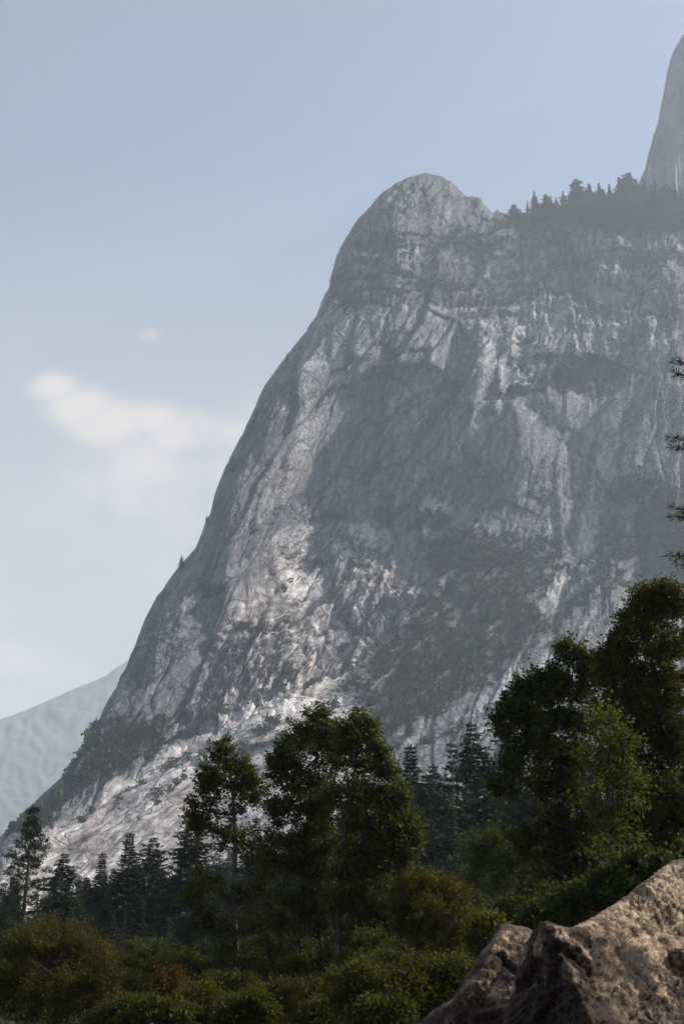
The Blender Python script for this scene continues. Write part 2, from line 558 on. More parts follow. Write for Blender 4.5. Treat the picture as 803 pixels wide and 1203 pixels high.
# ledges: polylines in the photo, how far the rock steps back above them (m), and the reach of the step (px)
LEDGES = [
    ([(372, 362), (400, 352), (440, 349), (520, 352), (570, 348), (640, 351), (700, 352), (715, 358)], 52, 60),
    ([(440, 300), (500, 296), (545, 268), (600, 282), (660, 290), (720, 278), (803, 280)], 26, 30),
    ([(560, 262), (620, 272), (700, 268), (803, 268)], 22, 25),
    ([(560, 320), (620, 326), (690, 318), (803, 308)], 24, 30),
    ([(590, 470), (640, 466), (700, 470), (745, 452)], 26, 45),
    ([(640, 418), (690, 416), (730, 430)], -16, 30),
    ([(410, 450), (440, 432), (500, 428), (520, 440)], -14, 26),
    ([(440, 502), (500, 470), (545, 440), (590, 415)], 14, 34),
    ([(425, 560), (470, 520), (530, 470), (560, 435)], -12, 26),
    ([(480, 610), (505, 588), (530, 600)], 12, 20),
    ([(150, 905), (215, 870), (290, 830), (360, 800), (430, 770)], 16, 30),
    ([(60, 985), (110, 952), (160, 926), (205, 905), (250, 880), (320, 856), (400, 830)], 10, 24),
    ([(180, 945), (215, 912), (255, 892), (300, 876), (345, 866)], -14, 26),
    ([(300, 905), (380, 872), (470, 845)], 9, 24),
    ([(260, 770), (290, 752), (330, 756), (345, 772)], 16, 26),
    ([(265, 745), (300, 738), (340, 735), (400, 730)], 10, 20),
    ([(330, 690), (380, 655), (420, 655)], 9, 20),
    ([(430, 860), (520, 820), (600, 790), (660, 770)], 14, 40),
    ([(480, 880), (540, 850), (600, 822), (640, 800)], 10, 22),
    ([(640, 690), (680, 672), (720, 650), (770, 615)], 12, 26),
    ([(620, 745), (700, 705), (760, 690), (803, 655)], 12, 30),
]


CRACKS = [   # joints and flake edges of the wall: line, how far the lower side stands out (m), darkness, width (px)
    ([(426, 437), (440, 427), (455, 419), (500, 410)], -9, .5, 2.2), ([(426, 447), (442, 440), (458, 439), (470, 446), (484, 460)], -9, .5, 2.2),
    ([(502, 396), (504, 415), (503, 437)], 3, .55, 1.6), ([(449, 506), (470, 482), (488, 467), (510, 455), (534, 446)], -8, .5, 2.0),
    ([(500, 505), (505, 492), (511, 480), (526, 464), (545, 447)], -10, .6, 2.6), ([(434, 558), (445, 530), (458, 509), (478, 486), (502, 466)], -7, .5, 1.8),
    ([(455, 572), (476, 540), (500, 510), (524, 476), (546, 446)], 6, .4, 1.6), ([(500, 364), (522, 370), (541, 378), (548, 398)], -8, .6, 2.4),
    ([(556, 370), (574, 366), (592, 366)], -8, .6, 2.4), ([(404, 360), (425, 356), (450, 360)], -7, .55, 2.6),
    ([(612, 505), (616, 525), (628, 540), (640, 560)], 6, .45, 1.6), ([(646, 545), (644, 568), (634, 588), (624, 600)], 5, .5, 1.5),
    ([(600, 540), (608, 515), (604, 490), (590, 470)], 6, .4, 1.6), ([(380, 620), (392, 570), (412, 520), (430, 490)], -7, .45, 1.7),
    ([(330, 620), (345, 570), (362, 530), (388, 490)], -6, .45, 1.7), ([(300, 640), (318, 580), (340, 520)], -6, .45, 1.6), ([(355, 470), (380, 445), (420, 425)], -7, .5, 1.8),
    ([(270, 660), (285, 600), (308, 540), (332, 490)], -7, .45, 1.7), ([(240, 700), (262, 640), (282, 580)], -6, .4, 1.6), ([(205, 760), (230, 700), (250, 650)], -6, .4, 1.6),
    ([(470, 330), (480, 300), (476, 270), (488, 240)], -6, .4, 1.8), ([(430, 345), (440, 310), (436, 280)], -6, .4, 1.8), ([(505, 345), (515, 310), (510, 285)], 5, .4, 1.8),
    ([(560, 400), (590, 385), (620, 380)], -6, .5, 1.6), ([(575, 425), (600, 405), (628, 396)], -6, .5, 1.6), ([(590, 445), (612, 428), (640, 415)], -6, .5, 1.6),
    ([(660, 520), (680, 540), (694, 560)], -5, .4, 1.5), ([(735, 405), (770, 385), (803, 372)], -7, .4, 2.0), ([(715, 362), (760, 372), (803, 368)], -6, .5, 2.0),
    ([(700, 300), (745, 292), (803, 296)], -6, .5, 2.0), ([(480, 585), (508, 562), (540, 548)], -6, .45, 1.8), ([(540, 640), (560, 610), (590, 590), (620, 600)], -5, .4, 1.6),
    ([(250, 850), (300, 826), (360, 796)], -5, .5, 1.8), ([(70, 1000), (130, 965), (190, 930)], -5, .5, 2.0), ([(150, 985), (200, 950), (262, 915)], -5, .45, 1.8), ([(190, 1000), (240, 955), (300, 925)], -5, .45, 1.8),
]


def seg_push(X, Y_, poly, amp, wid):
    """a rib (amp>0 stands out, m) or a gully (amp<0) along a polyline, Gaussian across, faded at its ends"""
    d, _ = line_dist(poly, X, Y_)
    return amp * np.exp(-(d / wid) ** 2)


def warp(X, Y_, a, s, seed):
    return X + a * fbm(X / s, Y_ / s, seed, 3), Y_ + a * fbm(X / s, Y_ / s, seed + 50, 3)


def wall_forms(GX, GY):
    # hand-placed large forms, metres towards the viewer
    f = -(.46 * (np.sqrt((GX - 400) ** 2 + 60 ** 2) + GX - 400) * .5 * (1 - sstep(680, 900, GY))) - 35 * np.exp(-((GX - 545) / 105) ** 2 - ((GY - 605) / 85) ** 2)
    f += seg_push(GX, GY, [(745, 430), (715, 500), (700, 560), (690, 640), (660, 700)], -14, 24)      # chute right of the apron
    f += seg_push(GX, GY, [(610, 470), (640, 500), (690, 530)], -16, 14)
    f += 42 * sstep(-12, 22, (GX - np.interp(GY, [380, 440, 520, 600, 700], [815, 765, 722, 712, 716]))) * sstep(370, 440, GY) * (1 - sstep(600, 700, GY))
    f += seg_push(GX, GY, [(570, 400), (566, 440), (552, 500), (530, 545)], 20, 9)                        # pale ribs
    f += seg_push(GX, GY, [(585, 420), (588, 450), (580, 480)], 12, 6)
    f += seg_push(GX, GY, [(420, 600), (460, 540), (520, 470), (560, 430)], 18, 26)                      # big diagonal slabs
    f += seg_push(GX, GY, [(330, 700), (320, 600), (345, 520), (400, 420)], 10, 40)
    f += seg_push(GX, GY, [(430, 470), (460, 450), (500, 445)], -18, 16)
    f += seg_push(GX, GY, [(620, 540), (610, 600), (560, 640)], 26, 40)
    f += seg_push(GX, GY, [(345, 690), (352, 660), (385, 640)], -18, 22)                                 # fresh scar bowl
    f += seg_push(GX, GY, [(395, 690), (430, 660), (440, 640)], 16, 16)
    f += seg_push(GX, GY, [(470, 260), (480, 300), (470, 340)], 14, 20)
    f += seg_push(GX, GY, [(400, 330), (425, 270), (460, 232)], -10, 10)
    for x0, k in ((595, 1), (618, -.8), (640, 1), (664, -.7), (684, 1), (708, -.6)):                      # columns under the upper ledge
        f += seg_push(GX, GY, [(x0, 362), (x0 + 4, 410)], 7 * k, 7)
    wob = 4 * fbm(GX / 26, GY / 26, 71, 3)
    for poly, amp, reach in LEDGES:
        d, sg = line_dist(poly, GX, GY)
        sd = d * sg + wob
        f -= amp * sstep(-2.5, 3.5, sd) * np.exp(-np.clip(sd, 0, None) / reach) * np.exp(-(np.clip(d - reach, 0, None) / 12) ** 2)
    wx, wy = GX + 3 * fbm(GX / 12, GY / 12, 73, 2), GY + 3 * fbm(GX / 12, GY / 12, 74, 2)
    for poly, amp, dk, wd in CRACKS:
        d, sg = line_dist(poly, wx, wy)
        f += -amp * .5 * np.tanh(d * sg / 2.0) * np.exp(-(d / 13.0) ** 2)
    return f


def main_depth(PX, PY):
    gx = np.arange(-210, 1061, 2.0); gy = np.arange(190, YB + 1, 2.0)
    GX, GY = np.meshgrid(gx, gy)
    cx, cy = np.arange(-210, 1077, 14.0), np.arange(190, YB + 20, 10.0)
    Sc = tps(SLOPES, *np.meshgrid(cx, cy), 0.02)
    Sc = np.stack([np.interp(gx, cx, r) for r in Sc])
    Sc = np.stack([np.interp(gy, cy, q) for q in Sc.T], 1)
    S = np.radians(np.clip(Sc, 29, 82))
    t = ray(GX, GY)[1]
    ln = np.zeros_like(GX)
    g = 1 / np.clip(np.tan(S) - t, 0.16, None)
    dt = t[:-1] - t[1:]
    inc = 0.5 * (g[:-1] + g[1:]) * dt
    ln[:-1] = np.cumsum(inc[::-1], 0)[::-1]
    base = 800 + 0.10 * (GX - 300) + 0.00022 * (GX - 380) ** 2
    Yg = base * np.exp(ln)
    Yg = np.stack([np.convolve(np.pad(r, 20, mode='edge'), np.ones(41) / 41, 'valid') for r in Yg])
    Yg -= by_rows(wall_forms, GX, GY)
    c = np.clip((PX - gx[0]) / 2.0, 0, len(gx) - 1.001); r = np.clip((PY - gy[0]) / 2.0, 0, len(gy) - 1.001)
    c0 = c.astype(int); r0 = r.astype(int); fc = c - c0; fr = r - r0
    return (Yg[r0, c0] * (1 - fr) * (1 - fc) + Yg[r0, c0 + 1] * (1 - fr) * fc + Yg[r0 + 1, c0] * fr * (1 - fc) + Yg[r0 + 1, c0 + 1] * fr * fc)


TALUS = [(330, 650), (370, 632), (420, 630), (455, 650), (500, 690), (480, 730), (430, 775), (380, 810), (300, 840), (230, 870), (240, 800), (262, 730), (300, 690)]
RAMP = [(0, 1020), (60, 978), (120, 938), (190, 895), (250, 850), (330, 805), (420, 770), (500, 700), (520, 720), (470, 780), (425, 815), (440, 860), (420, 960), (300, 1140), (-60, 1140)]
UPPER = [(380, 345), (400, 280), (450, 215), (510, 195), (560, 225), (803, 250), (900, 330), (760, 400), (720, 440), (640, 470), (560, 400), (520, 352)]
SCAR = [(326, 628), (350, 616), (420, 612), (452, 622), (440, 640), (405, 655), (385, 690), (355, 715), (340, 690), (330, 660)]
PALE2 = [(482, 612), (504, 582), (530, 596), (512, 612), (498, 632)]
MIDPALE = [(560, 395), (600, 350), (640, 372), (690, 356), (722, 372), (730, 400), (700, 425), (668, 412), (640, 420), (620, 455), (600, 462), (575, 425)]
CHUTE = [(742, 440), (752, 446), (728, 500), (724, 560), (710, 600), (690, 655), (672, 660), (684, 600), (700, 545), (708, 490)]


class MOD:
    tone = joint = None


def main_disp(PX, PY, P):
    tone = 0; joint = 0
    x, y = warp(PX, PY, 9, 70, 3)
    tal = sstep(-12, 14, poly_dist(TALUS, PX, PY) + 16 * fbm(PX / 30, PY / 30, 8, 3))
    ramp = sstep(-15, 12, poly_dist(RAMP, PX, PY) + 14 * fbm(PX / 40, PY / 40, 9, 3)) * (1 - tal)
    up = sstep(-20, 15, poly_dist(UPPER, PX, PY))
    lefty = sstep(420, 260, PX - 0.25 * (PY - 600)) * (1 - ramp) * (1 - tal)
    wx = x + 1.6 * fbm(PX / 7, PY / 7, 5, 2); wy = y + 1.6 * fbm(PX / 7, PY / 7, 6, 2)
    x, y = wx, wy
    h = 13 * fbm(x / 150, y / 190, 1, 3)
    rough = 0.28 + 0.9 * sstep(-.12, .32, fbm(PX / 90, PY / 110, 21, 3) + .25 * tal + .2 * up)
    # exfoliation: long tilted slabs; their lay is steep on the wall and follows the ramp below
    rgt = sstep(540, 720, PX) * (1 - ramp)
    sets = ((62, (1 - ramp) * (1 - rgt), 31), (37, ramp, 131), (84, rgt, 231))
    rtone = 0; rj = 0
    ra, rc = x * math.cos(R(37)) - y * math.sin(R(37)), x * math.sin(R(37)) + y * math.cos(R(37))
    for (L, W, k_, sd) in ((130, 17, .42, 141), (48, 6.5, .36, 143), (18, 3.0, .26, 145)):
        f1, f2, fh, cr = cells(ra / L, rc / W, sd)
        rtone = rtone + k_ * (cr - .5); rj = np.maximum(rj, np.exp(-((f2 - f1) / .07) ** 2) * .75 * (fbm(PX / 22, PY / 22, sd + 1, 2) > 0))
    for deg, wgt, so in sets:
        ca, sa = math.cos(R(deg)), math.sin(R(deg))
        al = x * ca - y * sa
        ac = x * sa + y * ca
        for (L, W, A, sd) in ((170, 34, 9.5, 0), (70, 13, 3.9, 3), (30, 5.2, 1.8, 7), (14, 2.6, .7, 9)):
            f1, f2, fh, cr = cells(al / L, ac / W, so + sd)
            ck = np.exp(-((f2 - f1) / 0.06) ** 2)
            a_ = wgt * (1 - 0.4 * up) * (1 - .55 * ramp) * (1 if W > 20 else rough)
            h += a_ * (A * fh - 0.35 * A * ck)
            tone = tone + a_ * (cr - .5) * (.36 if W > 6 else .24); joint = np.maximum(joint, a_ * ck * (.9 if W > 6 else .5) * (fbm(PX / 25, PY / 25, so + sd, 3) > -.05))
        h += wgt * (1 - up) * .6 * rough * ridged(al / 60, ac / 6, so + 11, 3)
    # blocky fracture
    blk = np.clip(0.30 + 0.75 * tal + 0.6 * up + 0.3 * fbm(PX / 120, PY / 120, 14, 3), 0.1, 1.2) * (1 - 0.8 * ramp) * rough
    for (W, H, A, sd) in ((46, 64, 9.5, 61), (19, 27, 5.2, 63), (8.5, 11, 2.7, 65), (4.0, 5.0, 1.15, 67)):
        f1, f2, fh, cr = cells((x + .3 * y) / W, (y - .18 * x) / H, sd)
        ck = np.exp(-((f2 - f1) / 0.07) ** 2)
        h += blk * (A * fh - 0.3 * A * ck)
        tone = tone + np.clip(blk, 0, 1) * (cr - .5) * .36; joint = np.maximum(joint, np.clip(blk, 0, 1) * ck * .5)
    # upright joints in the upper wall, flat ledges between them
    for (W, H, A, sd) in ((24, 80, 6.5, 81), (10, 34, 3.2, 82)):
        f1, f2, fh, cr = cells(x / W, (y + .2 * x) / H, sd)
        ck = np.exp(-((f2 - f1) / .06) ** 2)
        h += up * (A * fh - .4 * A * ck)
        tone = tone + up * (cr - .5) * .4; joint = np.maximum(joint, up * ck * .8)
    for (per, A, sd) in ((27, 6.5, 83), (11, 2.4, 84)):
        ph = (y + .06 * x) / per + 1.3 * fbm(x / 70, y / 40, sd, 3)
        h += A * up * (ph - np.floor(ph) - .5)
    f1, f2, fh, cr = cells(x / 6.5, y / 5.2, 69)
    h += tal * 1.5 * (0.8 - f1)
    h = h * (1 - .62 * ramp)
    tone = tone + ramp * rtone; joint = np.maximum(joint, ramp * rj)
    MOD.tone = tone; MOD.joint = joint
    h += (1 - .8 * ramp) * (0.8 * fbm(PX / 6, PY / 6, 91, 4) + 0.5 * fbm(PX / 2.0, PY / 2.0, 95, 2))
    return h


def veg_mask(X, Y_):
    m = np.zeros_like(X); vn = 1.3 * fbm(X / 32, Y_ / 24, 101, 4)
    for poly, soft in VEG:
        m = np.maximum(m, sstep(-soft, soft, poly_dist(poly, X, Y_) + soft * vn))
    ra = X * math.cos(R(40)) - Y_ * math.sin(R(40)); rc = X * math.sin(R(40)) + Y_ * math.cos(R(40))
    return m * (1 - (1 - sstep(-.30, -.06, fbm(ra / 80, rc / 13, 103, 4))) * (Y_ > 480))


VEG = [
    ([(505, 650), (530, 626), (590, 636), (640, 640), (655, 668), (630, 700), (640, 735), (612, 770), (560, 800), (505, 838), (470, 870), (420, 830), (440, 800), (400, 810), (440, 770), (480, 735), (510, 690)], 14),
    ([(722, 640), (745, 604), (800, 590), (830, 640), (803, 690), (760, 680), (720, 690), (668, 735), (650, 770), (640, 740), (690, 690)], 12),
    ([(10, 985), (60, 925), (95, 880), (120, 855), (160, 852), (190, 840), (196, 856), (180, 880), (140, 905), (100, 925), (40, 972)], 8),
    ([(396, 348), (440, 343), (520, 348), (590, 342), (680, 344), (690, 352), (600, 356), (480, 356), (400, 356)], 4),
    ([(632, 462), (650, 432), (690, 415), (725, 425), (730, 440), (700, 462), (650, 468)], 6),
    ([(560, 262), (600, 258), (700, 262), (803, 258), (803, 272), (680, 278), (600, 276)], 6),
    ([(520, 292), (560, 270), (600, 280), (660, 284), (640, 292), (560, 298)], 5), ([(470, 335), (520, 326), (600, 330), (650, 322), (640, 334), (540, 340)], 4),
    ([(720, 304), (803, 300), (803, 312), (730, 314)], 4),
    ([(585, 465), (600, 455), (620, 458), (625, 470), (600, 474)], 4),
    ([(720, 590), (740, 560), (775, 560), (800, 580), (790, 610), (740, 610)], 8),
    ([(440, 596), (480, 600), (540, 606), (530, 622), (470, 620), (445, 610)], 5),
]


PALES = [
    ([(383, 364), (400, 355), (430, 351), (520, 354), (573, 350), (578, 360), (545, 372), (520, 364), (480, 366), (440, 364), (395, 380), (376, 384)], .10, 3),
    ([(366, 390), (384, 366), (430, 362), (425, 385), (398, 420), (350, 462), (330, 470)], .05, 9),
    ([(318, 560), (350, 470), (395, 420), (428, 408), (420, 450), (384, 500), (345, 570), (318, 620), (300, 640)], .055, 12),
    ([(395, 330), (402, 300), (420, 285), (432, 310), (418, 345), (392, 352)], .05, 6),
    ([(452, 300), (470, 285), (505, 290), (500, 330), (470, 345), (452, 335)], .035, 8),
    ([(455, 560), (520, 480), (560, 440), (570, 470), (540, 540), (500, 585), (460, 600)], .03, 10),
    ([(428, 470), (440, 430), (470, 420), (505, 424), (500, 452), (470, 462)], -.035, 6),  # dark overhang: its shade painted into the rock colour
    ([(430, 560), (470, 500), (520, 455), (512, 480), (470, 530), (440, 580)], -.03, 6),
    ([(265, 752), (295, 742), (332, 748), (345, 770), (330, 800), (290, 796), (262, 785)], -.13, 5),
    ([(345, 770), (400, 740), (410, 760), (370, 790), (345, 795)], -.10, 5),
    ([(390, 700), (405, 665), (440, 640), (470, 655), (450, 690), (415, 715)], -.09, 7),
    ([(180, 945), (200, 915), (225, 905), (235, 915), (205, 940)], -.16, 4),
    ([(240, 890), (290, 868), (340, 852), (360, 862), (300, 890), (262, 905), (238, 905)], -.15, 5),
    ([(60, 1000), (120, 968), (135, 985), (95, 1005)], -.12, 5),
    ([(700, 318), (760, 300), (803, 305), (803, 350), (740, 348)], .05, 8),
    ([(700, 270), (803, 278), (803, 300), (735, 300)], .05, 6),
    ([(636, 672), (668, 652), (700, 668), (690, 690), (650, 712), (630, 708)], .16, 5),
    ([(608, 708), (640, 690), (690, 690), (660, 722), (620, 724)], .15, 6),
    ([(756, 660), (790, 620), (803, 612), (803, 640), (770, 672)], .08, 6),
    ([(560, 820), (600, 790), (650, 772), (640, 800), (590, 860), (545, 880)], .2, 8),
]
PALE_LINES = [([(568, 402), (564, 440), (552, 490), (540, 520), (527, 548)], .16, 3.5), ([(582, 415), (590, 440), (586, 478)], .15, 3),
              ([(624, 452), (640, 482), (680, 505), (708, 520)], .12, 3), ([(646, 540), (645, 565), (630, 595)], .08, 2),
              ([(792, 435), (784, 480), (778, 520), (776, 560)], .08, 4), ([(560, 350), (640, 352), (712, 360)], .06, 3), ([(700, 640), (676, 650), (668, 690)], .1, 4),
              ([(345, 672), (338, 700), (345, 715)], .12, 4), ([(385, 655), (372, 672), (366, 700)], .14, 4), ([(395, 660), (440, 640)], .1, 3)]


def main_color(PX, PY, P, h, n):
    x, y = warp(PX, PY, 10, 40, 23)
    g = 0.172 + 0.05 * fbm(PX / 70, PY / 90, 201, 4) + 0.035 * fbm(PX / 12, PY / 16, 203, 3)
    # dark water streaks and lichen, running down the steep wall
    st = fbm(x / 5.5, y / 85, 205, 4)
    g -= 0.06 * sstep(0.02, 0.42, st) * sstep(620, 560, PY + 50 * fbm(PX / 80, PY / 80, 206, 2))
    pn = {s: fbm(PX / (4 * s + 4), PY / (4 * s + 4), 251, 4) for s in sorted({q[2] for q in PALES})}
    pt = 0.75 + .5 * fbm(PX / 9, PY / 11, 253, 3); lw = 1 + .6 * fbm(PX / 14, PY / 14, 257, 2); lx = PX + 3 * fbm(PX / 10, PY / 10, 255, 2)
    for poly, amt, soft in PALES:
        g = g + amt * sstep(-soft, soft, poly_dist(poly, PX, PY) + 2.2 * soft * pn[soft]) * pt
    for poly, amt, wid in PALE_LINES:
        d, _ = line_dist(poly, lx, PY)
        g = g + amt * np.exp(-(d / (wid * lw)) ** 2)
    ck = np.zeros_like(g)
    wx, wy = PX + 3 * fbm(PX / 12, PY / 12, 73, 2), PY + 3 * fbm(PX / 12, PY / 12, 74, 2)
    cw = 1 + .7 * fbm(PX / 8, PY / 8, 75, 2)
    for poly, amp, dk, wd in CRACKS:
        d, _ = line_dist(poly, wx, wy)
        ck = np.maximum(ck, 1.25 * dk * np.exp(-(d / (1.15 * wd * cw)) ** 2))
    for deg, sd in ((62, 271), (80, 273)):
        sa = x * math.cos(R(deg)) - y * math.sin(R(deg)); sc = x * math.sin(R(deg)) + y * math.cos(R(deg))
        g = g * (1 + .3 * fbm(sa / 34, sc / 3.6, sd, 4))
    g = g * (1 + .3 * fbm(PX / 3.0, PY / 3.5, 275, 3))
    g = g - .04 * sstep(360, 320, PY)
    lft = sstep(440, 240, PX - 0.3 * (PY - 600))
    g -= 0.02 * lft
    ramp = sstep(-12, 10, poly_dist(RAMP, PX, PY) + 16 * fbm(PX / 36, PY / 26, 209, 4))
    tal = sstep(-14, 14, poly_dist(TALUS, PX, PY) + 22 * fbm(PX / 26, PY / 26, 211, 4))
    scar = sstep(-4, 5, poly_dist(SCAR, PX, PY) + 8 * fbm(PX / 14, PY / 14, 213, 3))
    pal = sstep(-4, 4, poly_dist(PALE2, PX, PY) + 6 * fbm(PX / 10, PY / 10, 215, 3))
    mid = sstep(-10, 10, poly_dist(MIDPALE, PX, PY) + 18 * fbm(PX / 22, PY / 22, 217, 4))
    chu = sstep(-4, 4, poly_dist(CHUTE, PX, PY) + 7 * fbm(PX / 10, PY / 14, 219, 3))
    bright = 0.36 * ramp * sstep(-0.5, 0.2, fbm(x / 60, y / 14, 221, 4) + 0.15) + 0.27 * tal * sstep(-.3, .3, fbm(PX / 9, PY / 9, 223, 3)) + 0.3 * scar + 0.32 * pal + 0.16 * mid + 0.36 * chu
    ra = x * math.cos(R(37)) - y * math.sin(R(37)); rc = x * math.sin(R(37)) + y * math.cos(R(37))
    g = g - ramp * .11 * sstep(.05, .4, fbm(ra / 55, rc / 5.5, 261, 4)) + ramp * .07 * sstep(.1, .4, fbm(ra / 40, rc / 3.0, 263, 3))
    g = (g + bright) * np.clip(1 + 1.3 * MOD.tone, .45, 1.8) * (1 - .6 * np.clip(MOD.joint, 0, 1)) * (1 - ck)
    warmth = 0.05 + .7 * ramp + .55 * tal + 0.55 * sstep(0.1, 0.5, fbm(PX / 30, PY / 24, 225, 4)) * (tal + 0.35 * mid + 0.35 * ramp) + 0.25 * sstep(0.15, 0.5, fbm(PX / 60, PY / 60, 227, 3))
    c = np.stack([g * (1 + 0.12 * warmth), g * (1.0 - 0.035 * warmth), g * (1.02 - 0.15 * warmth)], -1)
    c[..., 2] += 0.008
    v = veg_mask(PX, PY)
    soil = np.array([0.03, 0.032, 0.02]) * (1 + 0.5 * fbm(PX / 6, PY / 6, 231, 3))[..., None]
    c = c * (1 - 0.85 * v[..., None]) + soil * 0.85 * v[..., None]
    c = np.where(c > .5, .5 + (c - .5) * .4, c)
    return np.clip(c, 0.02, 0.62)


granite = rock_material('granite', 0.08, 1.4)
wall_granite = wall_material('wall_granite')
cols = np.concatenate([np.linspace(-200, -10, 60, endpoint=False), np.arange(-10, 812, 1.15), np.linspace(814, 1050, 60)])
mtn, MI = relief('mountain', SKY, YB, cols, 740, main_depth, main_disp, main_color, wall_granite,
                 [(-200, 60), (100, 45), (200, 70), (300, 70), (380, 40), (500, 30), (580, 14), (700, 8), (1050, 8)],
                 [(-200, 60), (100, 90), (200, 150), (300, 150), (380, 90), (500, 70), (580, 20), (700, 6), (1050, 6)], back=500)
tag(mtn, 'tall grey granite mountain wall with pale slabs and a rounded summit', 'mountain', kind='structure')

# ---- the higher dome behind, cut by the right edge of the photo
DSKY = [(700, 300), (727, 262), (747, 222), (757, 200), (762, 180), (767, 162), (772, 145), (778, 118), (783, 92), (788, 68), (793, 55),
        (797, 50), (802, 41), (808, 38), (840, 30), (900, 26), (1000, 40), (1120, 120), (1200, 240)]


def dome_depth(PX, PY):
    return 2150 + 0.35 * (PX - 760) - 420 * sstep(120, 420, PY) + 0.0012 * (PX - 900) ** 2


def dome_disp(PX, PY, P):
    h = 25 * fbm(PX / 70, PY / 200, 301, 3)
    h += 7 * ridged(PX / 12, PY / 110, 303, 3) + 3 * fbm(PX / 5, PY / 30, 305, 3)
    f1, f2, fh, cr = cells(PX / 20, PY / 60, 307)
    return h + 6 * fh


def dome_color(PX, PY, P, h, n):
    g = 0.13 - 0.04 * sstep(0, .4, fbm(PX / 5, PY / 70, 309, 4)) + 0.07 * fbm(PX / 30, PY / 60, 311, 3)
    g = g + 0.06 * sstep(0.1, .4, fbm(PX / 14, PY / 30, 313, 3))
    return np.clip(np.stack([g * 1.02, g, g * 1.0], -1), .05, .6)


dome, DI = relief('mountain', DSKY, 420.0, np.concatenate([np.linspace(690, 812, 150, endpoint=False), np.linspace(812, 1200, 80)]), 260, dome_depth, dome_disp, dome_color, granite,
                  [(690, 16), (800, 22), (1200, 30)], [(690, 70), (800, 90), (1200, 120)], back=600)
tag(dome, 'higher sheer granite dome in blue haze behind the ridge conifers', 'mountain', kind='structure')

# ---- far ridge across the valley
RSKY = [(-400, 930), (-250, 905), (-120, 880), (-40, 858), (0, 846), (30, 836), (57, 824), (84, 811), (110, 801), (125, 794), (154, 775), (200, 742), (260, 715), (340, 690), (420, 720), (520, 800)]


def ridge_depth(PX, PY):
    return 8200 - 4.2 * (PY - 780) + 1.6 * (PX - 100)


def ridge_disp(PX, PY, P):
    h = 0.3 * 110 * ridged((PX + PY * .8) / 120, (PY - .4 * PX) / 90, 401, 4) + 26 * fbm(PX / 12, PY / 12, 403, 4)
    return h


def ridge_color(PX, PY, P, h, n):
    v = sstep(-0.15, 0.25, fbm((PX + PY) / 60, (PY - PX * .6) / 16, 405, 4) + 0.1)
    rock = np.array([0.15, 0.135, 0.12]); wood = np.array([0.13, 0.12, 0.106])
    return rock + (wood - rock) * v[..., None]


rdg, RI = relief('mountain', RSKY, 1150.0, np.linspace(-400, 520, 320), 200, ridge_depth, ridge_disp, ridge_color, granite,
                 [(-400, 20), (520, 20)], [(-400, 150), (520, 150)], back=2500)
tag(rdg, 'distant pale mountain slope fading into haze at the left', 'mountain', kind='structure')

# ---- ground
gx = np.sort(np.concatenate([np.linspace(-12000, 12000, 60), np.linspace(-300, 300, 151)]))
gy = np.sort(np.concatenate([np.linspace(-12000, 12000, 60), np.linspace(-40, 420, 141)]))
GX, GY = np.meshgrid(gx, gy)


def ground_z(x, y):
    x = np.asarray(x, float); y = np.asarray(y, float)
    r = np.hypot(x, y)
    near = np.exp(-(r / 500) ** 2)
    return 1.3 * np.exp(-(np.hypot(x - 1, y - 3) / 9.0) ** 2) + near * (0.5 * fbm(x / 30, y / 30, 501, 3) + 0.12 * fbm(x / 4, y / 4, 503, 2))


gm, gnt, gout = new_mat('forest_floor')
gb = N(gnt, 'ShaderNodeBsdfPrincipled', Roughness=0.95)
gtc = N(gnt, 'ShaderNodeTexCoord')
gn = N(gnt, 'ShaderNodeTexNoise', Scale=0.4, Detail=10.0, Roughness=0.7); gnt.links.new(gtc.outputs['Object'], gn.inputs['Vector'])
gr = N(gnt, 'ShaderNodeValToRGB')
gr.color_ramp.elements[0].position = 0.35; gr.color_ramp.elements[0].color = (0.012, 0.014, 0.007, 1)
gr.color_ramp.elements[1].position = 0.7; gr.color_ramp.elements[1].color = (0.04, 0.034, 0.02, 1)
gnt.links.new(gn.outputs['Fac'], gr.inputs[0]); gnt.links.new(gr.outputs[0], gb.inputs['Base Color'])
gnt.links.new(gb.outputs[0], gout.inputs['Surface'])
gme = mesh_from('ground', np.stack([GX, GY, ground_z(GX, GY)], -1).reshape(-1, 3), grid_faces(len(gy), len(gx)), gm)
tag(link('ground', gme), 'valley floor of leaf litter and low growth', 'ground', kind='structure')
